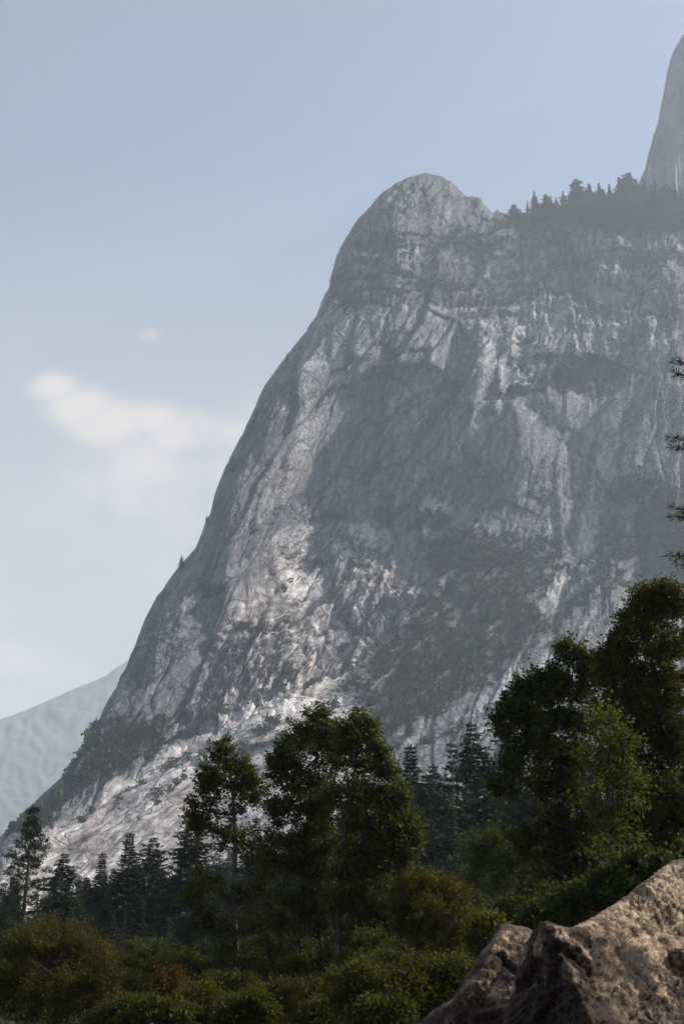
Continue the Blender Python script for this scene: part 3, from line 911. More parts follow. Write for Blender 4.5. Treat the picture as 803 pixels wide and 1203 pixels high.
# ------------------------------------------------------------------ plants
class MB:
    def __init__(self):
        self.V = []; self.F = []; self.T = []; self.n = 0

    def add(self, V, Fq, tone=None):
        self.V.append(np.asarray(V, float)); self.F.append(np.asarray(Fq, int) + self.n)
        self.T.append(np.full(len(Fq), 0.5) if tone is None else np.broadcast_to(tone, (len(Fq),)))
        self.n += len(V)

    def tube(self, pts, rad, ns=6):
        pts = np.asarray(pts, float); rad = np.asarray(rad, float)
        t = np.gradient(pts, axis=0); t /= np.linalg.norm(t, axis=1, keepdims=True) + 1e-9
        ref = np.where(np.abs(t[:, 2:3]) > 0.9, [[1.0, 0, 0]], [[0, 0, 1.0]])
        a = np.cross(t, ref); a /= np.linalg.norm(a, axis=1, keepdims=True) + 1e-9
        b = np.cross(t, a)
        th = np.arange(ns) / ns * 2 * np.pi
        V = pts[:, None] + rad[:, None, None] * (a[:, None] * np.cos(th)[None, :, None] + b[:, None] * np.sin(th)[None, :, None])
        n = len(pts); i = np.arange(n - 1)[:, None] * ns; j = np.arange(ns)[None]; k = (j + 1) % ns
        self.add(V.reshape(-1, 3), np.stack([i + j, i + k, i + ns + k, i + ns + j], -1).reshape(-1, 4))

    def leaves(self, c, ax, sd, L, W, tone):
        """diamond leaves: centre base c, axis ax, side sd (unit), length L and width W"""
        L = np.broadcast_to(L, len(c))[:, None]; W = np.broadcast_to(W, len(c))[:, None]
        V = np.stack([c, c + ax * L * .45 + sd * W * .5, c + ax * L, c + ax * L * .45 - sd * W * .5], 1)
        self.add(V.reshape(-1, 3), np.arange(len(c) * 4).reshape(-1, 4), tone)

    def build(self, name, mat, parent=None, smooth=True):
        me = mesh_from(name, np.concatenate(self.V), np.concatenate(self.F), mat, smooth)
        fcol(me, 'tone', np.concatenate(self.T))
        return link(name, me, parent)


def unit(v):
    return v / (np.linalg.norm(v, axis=-1, keepdims=True) + 1e-9)


def rdirs(rng, n, up=0.0):
    v = rng.normal(size=(n, 3)); v[:, 2] += up
    return unit(v)


def flames(tops, rx=9, ry=24):
    """narrow upright leafy shoots whose tips the photo shows"""
    return [(x, y + ry * .85, rx, ry) for x, y in tops]


def empty(name, loc, label, cat, group=None):
    o = link(name, None, None, loc)
    o.empty_display_size = 0.3
    return tag(o, label, cat, group)


BARK_GREY = bark_material('alder_bark', (0.018, 0.014, 0.011), (0.075, 0.058, 0.044))
BARK_DARK = bark_material('conifer_bark', (0.03, 0.022, 0.017), (0.1, 0.07, 0.05))
LEAF = leaf_material('broad_leaf', (0.014, 0.018, 0.007), (0.084, 0.090, 0.028), spec=.12, rough=.6)
NEEDLE = leaf_material('needle', (0.012, 0.020, 0.009), (0.032, 0.043, 0.019), trans=0.12, rough=0.6, spec=0.2)


def bez(a, b, c, n):
    t = np.linspace(0, 1, n)[:, None]
    return (1 - t) ** 2 * a + 2 * t * (1 - t) * b + t * t * c


def woody(name, cat, label, base, Y, stems, blobs, nlimb=5, ntwig=40, nleaf=70, leaf=(0.11, 0.07), spread=0.22, r0=0.15,
          tint=(1, 1, 1), seed=1, group=None, limbs=(), up=0.5, parts=('trunk', 'crown'), depth=1.0, mat=None, shoots=0, bark=None, tone=(0.0, 1.0), filler=True):
    """a tree or a bush: stems and crown masses given where the photo shows them, in metres at distance Y"""
    rng = np.random.default_rng(seed)
    bx, _ = ray(base, 1100)
    root_p = np.array([float(bx) * Y, Y, 0.0]); root_p[2] = float(ground_z(root_p[0], root_p[1])) - 0.1
    root = empty(name, root_p, label, cat, group)
    px_m = Y / F
    tr = MB(); cr = MB()

    def loc(px, py, dy=0.0):
        p = at(px, py, Y + dy); return p - root_p
    S = []                       # stem points with radii
    for si, st in enumerate(stems):
        pts = [loc(*p[:2], (p[2] if len(p) > 2 else 0)) for p in st]
        if pts[0][2] > 0.05:
            g0 = pts[0].copy(); g0[2] = -0.1; pts = [g0] + pts
        pts = np.array(pts)
        n = 14
        s = np.linspace(0, len(pts) - 1, n)
        pts = np.stack([np.interp(s, np.arange(len(pts)), pts[:, i]) for i in range(3)], -1)
        pts[1:, :2] += np.cumsum(rng.normal(size=(n - 1, 2)) * 0.012 * np.ptp(pts[:, 2]) ** .5, 0) * .5
        rr = r0 * (0.85 if si else 1) * np.linspace(1, 0.12, n) ** 0.8
        tr.tube(pts, rr, 8)
        S.append((pts, rr))
    SP_ = np.concatenate([s[0] for s in S]); SR = np.concatenate([s[1] for s in S])
    LP = [SP_]; LR = [SR]
    for lm in limbs:             # limbs the photo shows, root to tip
        pts = np.array([loc(*p[:2], (p[2] if len(p) > 2 else 0)) for p in lm])
        k0 = np.argmin(np.linalg.norm(SP_ - pts[0], axis=1)); pts[0] = SP_[k0]
        s = np.linspace(0, len(pts) - 1, 12)
        pts = np.stack([np.interp(s, np.arange(len(pts)), pts[:, i]) for i in range(3)], -1)
        pts[1:] += rng.normal(size=(11, 3)) * .03
        rr = np.linspace(min(SR[k0] * .75, r0 * .6), 0.02, 12)
        tr.tube(pts, rr, 6); LP.append(pts); LR.append(rr)
    tips = []
    fill = [(.5 * (p[0] + q[0]), .5 * (p[1] + q[1]), .4 * (p[2] + q[2]), .4 * (p[3] + q[3])) for i, p in enumerate(blobs) for q in blobs[i + 1:i + 4]
            if math.hypot(p[0] - q[0], p[1] - q[1]) < 1.1 * (p[2] + q[2]) and min(p[1], q[1]) > min(s[1] for s in blobs) + 75] if filler else []
    for bi, (px, py, rx, ry) in enumerate(list(blobs) + fill[::2]):
        c = loc(px, py, rng.normal() * rx * px_m * 0.35 * depth)
        rad = np.array([rx * px_m, rx * px_m * 0.85 * depth, ry * px_m])
        w = max(0.3, rx * ry / 2500.0)
        for q in range(max(2, int(nlimb * min(w, 2.0)))):
            tgt = c + rdirs(rng, 1)[0] * rad * rng.uniform(0.15, 0.75)
            # root of this limb: stem point below it
            hd = np.linalg.norm(SP_[:, :2] - tgt[:2], axis=1)
            want = tgt[2] - up * hd
            k = np.argmin(np.abs(SP_[:, 2] - want) + 0.25 * hd + 0.12 * rng.random(len(SP_)))
            a = SP_[k]
            mid = a + (tgt - a) * np.array([.55, .55, .35]) + rng.normal(size=3) * .08 * np.linalg.norm(tgt - a)
            pts = bez(a, mid, tgt, 8)
            rr = np.linspace(max(.012, min(SR[k] * .55, .02 + .02 * np.linalg.norm(tgt - a))), .008, 8)
            tr.tube(pts, rr, 5); LP.append(pts); LR.append(rr)
        nt_ = int(ntwig * w * .85) + 3
        u = rdirs(rng, nt_, 0.15) * (rng.random((nt_, 1)) ** 0.6)
        u *= np.where(rng.random((nt_, 1)) < .22, rng.uniform(1.05, 1.5, (nt_, 1)), 1.0)
        tips.append(c + u * rad)
        if shoots:
            ns_ = int(shoots * rx / 40) + 2
            u = rdirs(rng, ns_, 1.2); u[:, 2] = np.abs(u[:, 2])
            tips.append(c + u * rad * rng.uniform(1.0, 1.22 + .3 * (shoots > 10), (ns_, 1)))
    LPc = np.concatenate(LP); tips = np.concatenate(tips)
    axs = []; cs = []
    for t in tips:
        dd = np.linalg.norm(LPc - t, axis=1) + 0.6 * np.maximum(0, LPc[:, 2] - t[2] + .1)
        a = LPc[np.argmin(dd)]
        ln = np.linalg.norm(t - a)
        mx = 1.5
        if ln > mx: a = t + (a - t) * (mx / ln) if rng.random() < .5 else a
        pts = bez(a, a + (t - a) * np.array([.6, .6, .35]) + rng.normal(size=3) * .06, t, 5)
        tr.tube(pts, np.linspace(.012, .004, 5), 3)
        k = int(nleaf * 1.25 * rng.uniform(.5, 1.5))
        uu = rng.random(k) ** 0.6 * 4
        i = np.clip(uu.astype(int), 0, 3); f = (uu - i)[:, None]
        p = pts[i] * (1 - f) + pts[i + 1] * f
        sg = spread * rng.uniform(.4, 1.1)
        cs.append(p + rng.normal(size=(k, 3)) * sg * np.array([1, 1, .8]))
        axs.append(unit(unit(t - a)[None] * .6 + rng.normal(size=(k, 3)) * .7 + np.array([0, 0, -.15])))
    C_ = np.concatenate(cs); A_ = np.concatenate(axs)
    sd = unit(np.cross(A_, rdirs(rng, len(A_), .4)))
    clump = np.repeat(rng.random(len(tips)), [len(x) for x in cs])
    tn = np.clip(tone[0] + (tone[1] - tone[0]) * (0.35 * clump + 0.65 * rng.random(len(C_))), 0, 1)
    s = rng.uniform(.65, 1.25, len(C_))
    cr.leaves(C_, A_, sd, leaf[0] * s, leaf[1] * s, tn)
    tr.build(parts[0], bark or BARK_GREY, root)
    o = cr.build(parts[1], mat or LEAF, root, smooth=False)
    o.color = (*tint, 1)
    return root


def conifer(name, label, H, width, crown0, seed, nwh=44, nbr=6, droop=0.25, irr=0.25, dense=1.0, power=0.85, pine=False, lean=0.0):
    rng = np.random.default_rng(seed)
    root = empty(name, (0, 0, 0), label, 'conifer')
    tr = MB(); cr = MB()
    z = np.linspace(-0.3, H, 16)
    cx = np.cumsum(rng.normal(size=16) * .03) + lean * z / H
    ax = np.stack([cx, np.cumsum(rng.normal(size=16) * .03), z], -1)
    tr.tube(ax, 0.016 * H * (1 - z / H * .96), 8)
    hs = crown0 * H + (1 - crown0) * H * (np.linspace(0, 1, nwh) ** 0.9) * .985
    C_, A_, L_, T_ = [], [], [], []
    gap = rng.random(nwh)
    for wi, h in enumerate(hs):
        t = (h / H - crown0) / (1 - crown0)
        prof = (1 - t) ** power * min(1.0, 0.55 + 2.2 * t)
        c0 = np.array([np.interp(h, z, ax[:, 0]), np.interp(h, z, ax[:, 1]), h])
        k = rng.integers(nbr - 2, nbr + 2)
        th0 = rng.random() * 6.28
        for b in range(k):
            if pine and rng.random() < .28: continue
            th = th0 + b * 6.283 / k + rng.normal() * .25
            L = max(.35, width * prof * (1 + irr * rng.normal())) * (0.75 if gap[wi] < .15 else 1)
            d = np.array([math.cos(th), math.sin(th), 0.0])
            rise = (0.35 * t + (0.25 if pine else 0.0))
            s = np.linspace(0, 1, 6)[:, None]
            pts = c0 + d * L * s + np.array([0, 0, 1.0]) * L * (rise * s - droop * s ** 2 * (1 + .4 * rng.normal()) + (0.18 if not pine else .1) * s ** 3)
            tr.tube(pts[[0, 2, 4]], np.array([.012, .008, .003]) * H / 14, 3)
            m = int((7 + 13 * L) * dense)
            u = (rng.random(m) ** (.45 if pine else .75)) * .97 + .03
            i = np.clip((u * 5).astype(int), 0, 4); f = (u * 5 - i)[:, None]
            p = pts[i] * (1 - f) + pts[i + 1] * f
            side = np.array([-d[1], d[0], 0]) * np.where(rng.random((m, 1)) < .5, 1, -1)
            if pine:
                a = unit(d * .5 + rng.normal(size=(m, 3)) * .8 + np.array([0, 0, .35]))
                l = rng.uniform(.22, .5, m)
                p = p + rng.normal(size=(m, 3)) * .12
            else:
                a = unit(d * .7 + side * rng.uniform(.3, 1.1, (m, 1)) + np.array([0, 0, 1]) * rng.normal(-.22, .28, (m, 1)))
                l = (.25 + .42 * (1 - u)) * min(1.6, .5 + .33 * L) * rng.uniform(.7, 1.3, m)
            C_.append(p); A_.append(a); L_.append(l); T_.append(np.clip(.25 + .5 * rng.random(m) + .3 * (u - .5), 0, 1))
    C_ = np.concatenate(C_); A_ = np.concatenate(A_); L_ = np.concatenate(L_); T_ = np.concatenate(T_)
    for rep in range(3 if pine else 2):
        sd = unit(np.cross(A_, rdirs(rng, len(A_), 1.0 if rep == 0 else 0)))
        j = rng.normal(size=C_.shape) * .05 * (rep > 0)
        aa = unit(A_ + rng.normal(size=A_.shape) * (.55 if pine else .3) * (rep > 0))
        cr.leaves(C_ + j, aa, sd, L_, L_ * (.2 if pine else .3), T_)
    cr.leaves(np.array([[ax[-1, 0], ax[-1, 1], H - .5]] * 4), rdirs(rng, 4, 5), rdirs(rng, 4), .7, .14, np.full(4, .5))
    tr.build('trunk', BARK_DARK, root)
    cr.build('crown', NEEDLE, root, smooth=False)
    root['H'] = float(H)
    return root


FIR = conifer('fir_tree', '', 20, 4.0, .05, 1, nwh=52)
FIR_BROAD = conifer('fir_tree', '', 20, 5.2, .06, 2, nwh=48, droop=.42, irr=.3, power=.7)
FIR_SLIM = conifer('fir_tree', '', 20, 2.8, .05, 3, nwh=56, droop=.3, irr=.3)
FIR_SPARSE = conifer('fir_tree', '', 20, 3.3, .12, 4, nwh=34, nbr=5, irr=.45, dense=.6)
PINE = conifer('pine_tree', '', 20, 3.6, .12, 5, nwh=34, nbr=6, droop=.15, irr=.35, dense=1.7, power=.85, pine=True)
used_conifer = set()


def put_conifer(proto, p, H, label, wide=1.0, group=None, tint=(1, 1, 1)):
    rot = random.random() * 6.28
    s = H / proto['H']
    if proto.name not in used_conifer:
        used_conifer.add(proto.name)
        r = proto; r.location = p; r.rotation_euler = (0, 0, rot); r.scale = (s * wide, s * wide, s); r['label'] = label
        if group: r['group'] = group
        for c in r.children: c.color = (*tint, 1)
        return r
    return dup(proto, p, rot, (s * wide, s * wide, s), label, group, tint)


def valley_conifer(proto, px, py, Y, label, wide=1.0, group=None, tint=(1, 1, 1)):
    top = at(px, py, Y)
    g = float(ground_z(top[0], Y))
    return put_conifer(proto, (top[0], Y, g - .2), top[2] - g + .2, label, wide, group, tint)


VC = [
    (PINE, 38, 951, 105, 'tall open-crowned pine at the far left, highest tip of the left conifers', .95),
    (FIR_BROAD, 76, 1002, 120, 'broad dark conifer just right of the tall open-crowned pine', 1.0),
    (FIR, 14, 1040, 130, 'low dark conifer at the left edge, left of the tall open-crowned pine', 1.2),
    (FIR_SLIM, 101, 1030, 165, 'thin short conifer between the broad conifer and the spired one, at left', 1.2),
    (FIR, 121, 1002, 150, 'spired conifer below the pale slabs, left of the two joined firs', 1.0),
    (FIR, 152, 978, 145, 'pointed fir against pale slabs, left one of the two joined firs', 1.15),
    (FIR_BROAD, 181, 983, 148, 'round-shouldered fir against pale slabs, right one of the two joined firs', .95),
    (FIR, 206, 1030, 170, 'short hazy fir right of the two joined firs', 1.1),
    (FIR_BROAD, 226, 962, 140, 'dark fir half hidden behind the slender alder', 1.0),
    (FIR_SLIM, 166, 1066, 85, 'small dense dark fir in front of the two joined firs', 1.6),
    (FIR, 132, 1070, 100, 'mid green young fir left of the small dense dark one', 1.3),
    (FIR_SPARSE, 198, 1078, 95, 'thin ragged fir right of the small dense dark one', 1.2),
    (FIR, 300, 960, 170, 'hazy fir seen between the slender alder and the large alder clump', 1.1),
    (FIR, 482, 876, 150, 'pointed fir close to the right side of the large alder clump', 1.15),
    (FIR_BROAD, 508, 898, 160, 'hazy lower fir between the pointed fir and the bare-topped one', .9),
    (FIR_SPARSE, 529, 872, 120, 'bare-topped ragged fir beside the broad fir, centre right', 1.0),
    (FIR_BROAD, 553, 848, 125, 'broad tall fir before the lit slabs, tallest of the centre right conifers', .85),
    (FIR_SLIM, 577, 898, 150, 'narrow fir right of the broad tall fir before the lit slabs', 1.4),
    (FIR, 598, 862, 155, 'hazy fir under the outer leaves of the arching tree', 1.2),
    (FIR_BROAD, 628, 905, 150, 'dark fir behind the arching tree, left of its trunk', 1.0),
    (FIR, 665, 930, 165, 'dark fir straight behind the arching tree trunk', 1.2),
    (FIR, 455, 925, 165, 'low fir behind the lower right leaves of the large alder clump', 1.1),
    (FIR_SPARSE, 541, 975, 90, 'thin ragged young fir in shade behind the yellow-green willow', 1.3),
]
for pr, px, py, Y, lab, wd in VC:
    valley_conifer(pr, px, py, Y, lab, wd * (1.3 if px < 240 else 1.12), 'conifers at the foot of the wall', tint=tuple(random.uniform(.8, 1.2) * np.array([1, 1, 1])))
rf = random.Random(5)
for i in range(104):
    px = -30 + 880 * ((i * 37 % 104) + rf.random()) / 104
    lim = np.interp(px, [-30, 60, 200, 300, 460, 560, 700, 850], [1052, 1044, 1030, 985, 935, 925, 920, 910])
    valley_conifer(rf.choice([FIR, FIR, FIR_BROAD, FIR_SPARSE, FIR_SLIM]), px, lim + rf.uniform(-22, 30), rf.uniform(140, 240),
                   'dark conifer massed in the shaded forest belt behind the nearer trees', rf.uniform(1.0, 1.5),
                   'forest belt behind the nearer trees', tint=tuple(rf.uniform(.75, 1.15) * np.array([1, 1, 1])))

for i in range(30):
    px = -20 + 850 * ((i * 7 % 30) + rf.random()) / 30
    valley_conifer(rf.choice([FIR, FIR_BROAD, FIR_SPARSE]), px, np.interp(px, [0, 200, 500, 800], [1085, 1085, 1060, 1030]) + rf.uniform(-15, 30), rf.uniform(62, 95),
                   'young dark fir in deep shade between the bushes and the forest belt', rf.uniform(1.3, 1.8), 'young firs in the shade', tint=tuple(rf.uniform(.7, 1.1) * np.array([1, 1, .9])))

# conifers along the high ridge
RC = [(585, 258, 9), (604, 240, 17), (612, 246, 16), (620, 236, 22), (629, 224, 32), (634, 238, 22), (643, 228, 28), (649, 230, 26), (655, 232, 24), (663, 224, 34),
      (670, 238, 24), (679, 210, 52), (684, 236, 28), (690, 222, 40), (695, 216, 46), (700, 228, 36), (706, 215, 48), (711, 222, 42), (716, 230, 34), (719, 216, 48), (725, 226, 40), (731, 208, 56), (736, 212, 52),
      (741, 204, 60), (746, 203, 62), (752, 210, 54), (757, 220, 46), (762, 212, 54), (768, 218, 50), (774, 212, 56), (780, 222, 46), (786, 216, 52), (792, 220, 50), (798, 214, 56), (804, 220, 50), (811, 216, 54), (820, 214, 58),
      (675, 244, 24), (702, 240, 30), (728, 238, 34), (755, 240, 34), (770, 240, 30), (788, 240, 34), (803, 242, 34), (640, 245, 14), (657, 247, 14), (625, 250, 12)]
RL = {0: 'tiny lone conifer beside the notch right of the bald summit', 2: 'bushy low conifer at the left end of the ridge row', 4: 'stepped conifer near the left end of the ridge row',
      11: 'tallest free-standing spire in the middle of the ridge row', 24: 'tall ridge conifer right under the foot of the sheer dome edge'}
for i, (px, py, h) in enumerate(RC):
    py2 = min(py + h, 285)
    b = surf(MI, px, max(py2, np.interp(px, MI['cols'], MI['ys']) + 3))
    Hh = at(px, py, b[1])[2] - b[2] + 1.5
    put_conifer(rf.choice([FIR, FIR_SLIM, FIR, FIR_BROAD]), b - np.array([0, 0, 1.5]), Hh,
                RL.get(i, 'hazy conifer in the dense row along the high ridge below the dome'), rf.uniform(1.0, 1.5) * (1.25 if h < 20 else .95), 'conifers along the high ridge')
for px, py, h, lab in [(212, 654, 14, 'lone tiny conifer standing on the left skyline halfway up the wall'), (336, 414, 12, 'tiny conifer clinging to the left skyline high below the summit'),
                       (115, 852, 15, 'small conifer on the lower left skyline above the bushy flank'), (86, 893, 12, 'small conifer on the skyline at the bushy left flank'), (9, 972, 12, 'small conifer on the skyline at the left edge of the wall'),
                       (243, 606, 8, 'stunted conifer on the left skyline above the lone tiny one'), (656, 428, 30, 'lone conifer on the brushy ledge below the pale columns'), (600, 452, 18, 'small conifer at the left end of the brushy ledge'),
                       (448, 598, 14, 'small conifer left of the pale rock patch in the middle of the wall'), (655, 640, 18, 'small conifer at the foot of the chute'), (480, 845, 24, 'conifer on the brushy slope above the large alder clump')]:
    b = surf(MI, px, max(py + h, np.interp(px, MI['cols'], MI['ys']) + 2.5))
    put_conifer(FIR, b - np.array([0, 0, 1.0]), h * b[1] / F * 1.4, lab, 1.2)

# shrub cover of the wall: nobody could count it
def brush():
    rng = np.random.default_rng(77)
    protos = []
    for k in range(6):
        m = 46
        c = rdirs(rng, m, .3) * (rng.random((m, 1)) ** .4) * np.array([1, 1, .9])
        a = rdirs(rng, m, .3); sd = unit(np.cross(a, rdirs(rng, m)))
        s = rng.uniform(.35, .75, (m, 1))
        protos.append(np.stack([c, c + a * s * .5 + sd * s * .4, c + a * s, c + a * s * .5 - sd * s * .4], 1))
    X = rng.uniform(-5, 815, 120000); Y_ = rng.uniform(240, 1010, 120000)
    dens = veg_mask(X, Y_) * (0.55 + 0.9 * fbm(X / 14, Y_ / 12, 601, 3))
    tal = sstep(-10, 20, poly_dist(TALUS, X, Y_)) * .05 * sstep(0.1, .4, fbm(X / 12, Y_ / 12, 603, 2))
    up = sstep(-5, 20, poly_dist(UPPER, X, Y_)) * .06 * sstep(0.05, .4, fbm(X / 40, Y_ / 9, 605, 3))
    lines = np.zeros_like(X)
    for poly, amp, reach in LEDGES:
        d, _ = line_dist(poly, X, Y_)
        lines = np.maximum(lines, .34 * np.exp(-(d / 2.6) ** 2))
    keep = (rng.random(len(X)) < np.maximum.reduce([dens * .5, tal, up, lines * sstep(-.1, .3, fbm(X / 20, Y_ / 20, 607, 2))])) & (Y_ > np.interp(X, MI['cols'], MI['ys']) + 1)
    X = X[keep]; Y_ = Y_[keep]
    p = surf(MI, X, Y_)
    n = len(p)
    s = rng.uniform(2.0, 5.4, n) * rng.uniform(.7, 1.35, n)
    tall = rng.random(n) < .12
    V = []; T = []
    for k in range(6):
        i = np.nonzero(np.arange(n) % 6 == k)[0]
        sc = np.stack([s[i], s[i], s[i] * np.where(tall[i], 2.0, 1.0)], -1)
        V.append((p[i][:, None, None] + np.array([0, 0, .4])[None, None, None] * s[i][:, None, None, None] + protos[k][None] * sc[:, None, None]).reshape(-1, 3))
        T.append(np.clip(np.repeat(rng.random(len(i)), 46) * .8 + .2 * rng.random(len(i) * 46), 0, 1))
    V = np.concatenate(V)
    print('brush', n, len(V) // 4)
    me = mesh_from('shrubbery', V, np.arange(len(V)).reshape(-1, 4), BRUSH, smooth=False)
    fcol(me, 'tone', np.concatenate(T))
    tag(link('shrubbery', me), 'dark green scrub covering the ledges and apron of the wall', 'shrubs', kind='stuff')


BRUSH = leaf_material('scrub', (0.008, 0.013, 0.005), (0.036, 0.040, 0.015), trans=0.2, rough=.7, spec=.2)
brush()
# ------------------------------------------------------------------ broadleaf trees
woody('alder_tree', 'tree', 'slender airy alder standing alone just left of the large alder clump', 286, 45,
      [[(287, 1215), (280, 1150), (276, 1080), (277, 1000), (274, 930), (263, 872)]],
      flames([(262, 866), (252, 885), (273, 884), (287, 892), (243, 905), (297, 905)], 8, 22) + [(250, 920, 18, 22), (280, 922, 18, 22), (240, 950, 24, 22), (270, 955, 28, 30), (298, 940, 16, 30), (228, 965, 14, 12), (250, 990, 28, 22), (284, 1000, 26, 30), (240, 1045, 30, 18), (222, 1055, 18, 10), (292, 1055, 22, 20), (262, 1090, 26, 16), (300, 1085, 20, 20), (312, 1010, 18, 30), (238, 1085, 18, 14), (268, 1128, 26, 18), (300, 1135, 22, 18), (250, 1148, 22, 14), (285, 1160, 22, 14)],
      nlimb=5, ntwig=36, nleaf=38, leaf=(.12, .08), spread=.15, r0=.17, filler=False, seed=21, shoots=7, tint=(1.05, 1, .9))
woody('alder_tree', 'tree', 'left half of the large alder clump, dense dark crown with a thin trunk', 358, 47,
      [[(359, 1215), (358, 1130), (360, 1050), (366, 950), (374, 838)], [(380, 1215), (378, 1140), (372, 1040), (392, 900)]],
      flames([(322, 876), (333, 866), (346, 852), (358, 840), (371, 830), (383, 842), (394, 852)], 9, 26) + [(350, 892, 24, 24), (388, 890, 26, 28), (340, 930, 34, 34), (380, 930, 40, 44), (345, 985, 40, 40), (385, 990, 40, 44), (350, 1040, 38, 34), (392, 1045, 34, 34), (332, 1080, 28, 22), (376, 1095, 34, 24), (320, 1000, 22, 30), (322, 950, 18, 26), (345, 1120, 28, 22), (385, 1130, 30, 20), (325, 1125, 22, 20)],
      nlimb=5, ntwig=40, nleaf=58, leaf=(.12, .078), spread=.18, r0=.16, seed=22, shoots=8)
woody('alder_tree', 'tree', 'right half of the large alder clump, with the higher rounded top', 396, 45,
      [[(394, 1215), (392, 1150), (396, 1080), (404, 980), (424, 850)], [(404, 1215), (406, 1120), (414, 1030), (440, 900)]],
      flames([(404, 850), (414, 842), (426, 836), (437, 848), (446, 864), (455, 886), (463, 912), (474, 940)], 9, 26) + [(414, 885, 22, 26), (432, 905, 28, 30), (412, 940, 38, 40), (448, 945, 32, 40), (468, 975, 24, 34), (440, 1000, 40, 40), (474, 1015, 22, 30), (412, 1030, 34, 36), (452, 1050, 34, 30), (430, 1085, 34, 24), (408, 1120, 28, 20), (450, 1110, 30, 22), (478, 1060, 22, 26), (400, 1060, 26, 26), (485, 985, 14, 20)],
      nlimb=5, ntwig=40, nleaf=58, leaf=(.12, .078), spread=.18, r0=.17, seed=23, shoots=8, limbs=[[(398, 1110), (420, 1085), (450, 1070)], [(396, 1060), (424, 1030), (452, 990)]], tint=(1.0, 1.0, .9))
woody('cottonwood_tree', 'tree', 'arching tree whose long limb reaches left before the lit slabs', 697, 40,
      [[(698, 1215), (697, 1120), (694, 1060), (690, 1000), (682, 930), (672, 850), (668, 780)]],
      flames([(664, 744), (683, 752), (699, 764), (714, 770), (652, 776), (640, 786), (626, 788), (612, 797), (598, 818), (586, 832)], 9, 24) + [(655, 808, 18, 18), (625, 822, 20, 18), (685, 800, 22, 26), (600, 840, 22, 18), (632, 845, 32, 24), (668, 840, 30, 36), (610, 875, 26, 18), (650, 885, 36, 26), (620, 925, 34, 16), (596, 900, 14, 10), (690, 900, 36, 40), (660, 950, 34, 26), (640, 985, 34, 18), (700, 970, 38, 34), (680, 1020, 36, 24), (730, 1010, 30, 34), (645, 1030, 34, 24), (610, 985, 26, 16), (700, 850, 30, 30), (690, 800, 20, 24), (710, 1060, 36, 26), (590, 925, 16, 12), (665, 905, 34, 30)],
      nlimb=5, ntwig=36, nleaf=50, leaf=(.12, .08), spread=.17, r0=.24, seed=24, shoots=7, tint=(.9, .95, .85),
      limbs=[[(690, 985), (672, 930), (650, 885), (622, 850), (590, 835)], [(693, 1010), (660, 965), (628, 955), (595, 960)], [(695, 1060), (672, 1035), (650, 1010), (628, 985)], [(688, 980), (700, 920), (715, 870)]])
woody('oak_tree', 'tree', 'tall dark tree filling the right edge, with the highest leafy top', 800, 36,
      [[(800, 1215), (798, 1100), (792, 980), (782, 860), (772, 720)]],
      flames([(759, 684), (772, 682), (788, 685), (746, 698), (735, 716), (724, 738), (712, 756), (803, 690)], 10, 22) + [(765, 712, 24, 18), (788, 716, 22, 20), (750, 738, 22, 18), (800, 740, 36, 30), (770, 760, 40, 26), (735, 760, 18, 14), (720, 775, 14, 10), (790, 800, 42, 34), (750, 800, 36, 24), (735, 840, 28, 20), (790, 860, 44, 40), (760, 890, 36, 30), (800, 930, 46, 46), (765, 960, 40, 40), (800, 1010, 50, 40), (760, 1030, 36, 30), (840, 800, 40, 60), (840, 920, 40, 60), (760, 850, 40, 34), (740, 930, 36, 34), (735, 800, 24, 22), (725, 870, 22, 24), (715, 800, 22, 26), (712, 840, 24, 30), (720, 920, 30, 34), (735, 980, 34, 34), (745, 1020, 34, 26), (780, 700, 16, 14), (775, 770, 40, 40), (790, 950, 46, 46)],
      nlimb=5, ntwig=40, nleaf=60, leaf=(.10, .07), spread=.17, r0=.26, seed=25, shoots=5, tint=(1.0, .92, .75), limbs=[[(790, 960), (760, 900), (735, 850), (715, 830)], [(786, 880), (760, 820), (738, 775)]])
woody('cottonwood_tree', 'tree', 'young yellow-tinged tree in front of the arching tree and the tall dark one', 726, 32,
      [[(727, 1160), (726, 1060), (722, 960), (716, 850)]],
      [(716, 850, 20, 22), (735, 880, 20, 24), (705, 885, 20, 26), (722, 915, 30, 30), (745, 935, 20, 26), (700, 945, 24, 24), (730, 970, 34, 28), (715, 1010, 34, 26)],
      nlimb=4, ntwig=26, nleaf=34, leaf=(.10, .065), spread=.18, r0=.09, seed=26, shoots=6, tint=(1.25, 1.2, .8), tone=(.1, 1.0), filler=False)
# ------------------------------------------------------------------ bushes and saplings
ST = ('stems', 'foliage')


def bush(label, px, Y, blobs, tint, seed, nst=5, leaf=(.085, .03), spread=.13, cat='bush', name='willow_bush', dens=1.0, r0=.03):
    rng = np.random.default_rng(seed + 900)
    stems = []
    y0 = 1203 + 40
    for q in range(nst):
        b = blobs[q % len(blobs)]
        stems.append([(px + rng.normal() * 8, y0), (px + (b[0] - px) * .5 + rng.normal() * 4, (y0 + b[1]) / 2 + 10), (b[0] + rng.normal() * b[2] * .3, b[1] - b[3] * .3)])
    return woody(name, cat, label, px, Y, stems, blobs, nlimb=5, ntwig=int(40 * dens), nleaf=58, leaf=leaf, spread=spread, r0=r0, tint=tuple(.8 * t for t in tint), seed=seed, parts=ST, shoots=40, tone=(.1, 1.0), filler=False, group='bushes along the bottom of the view')


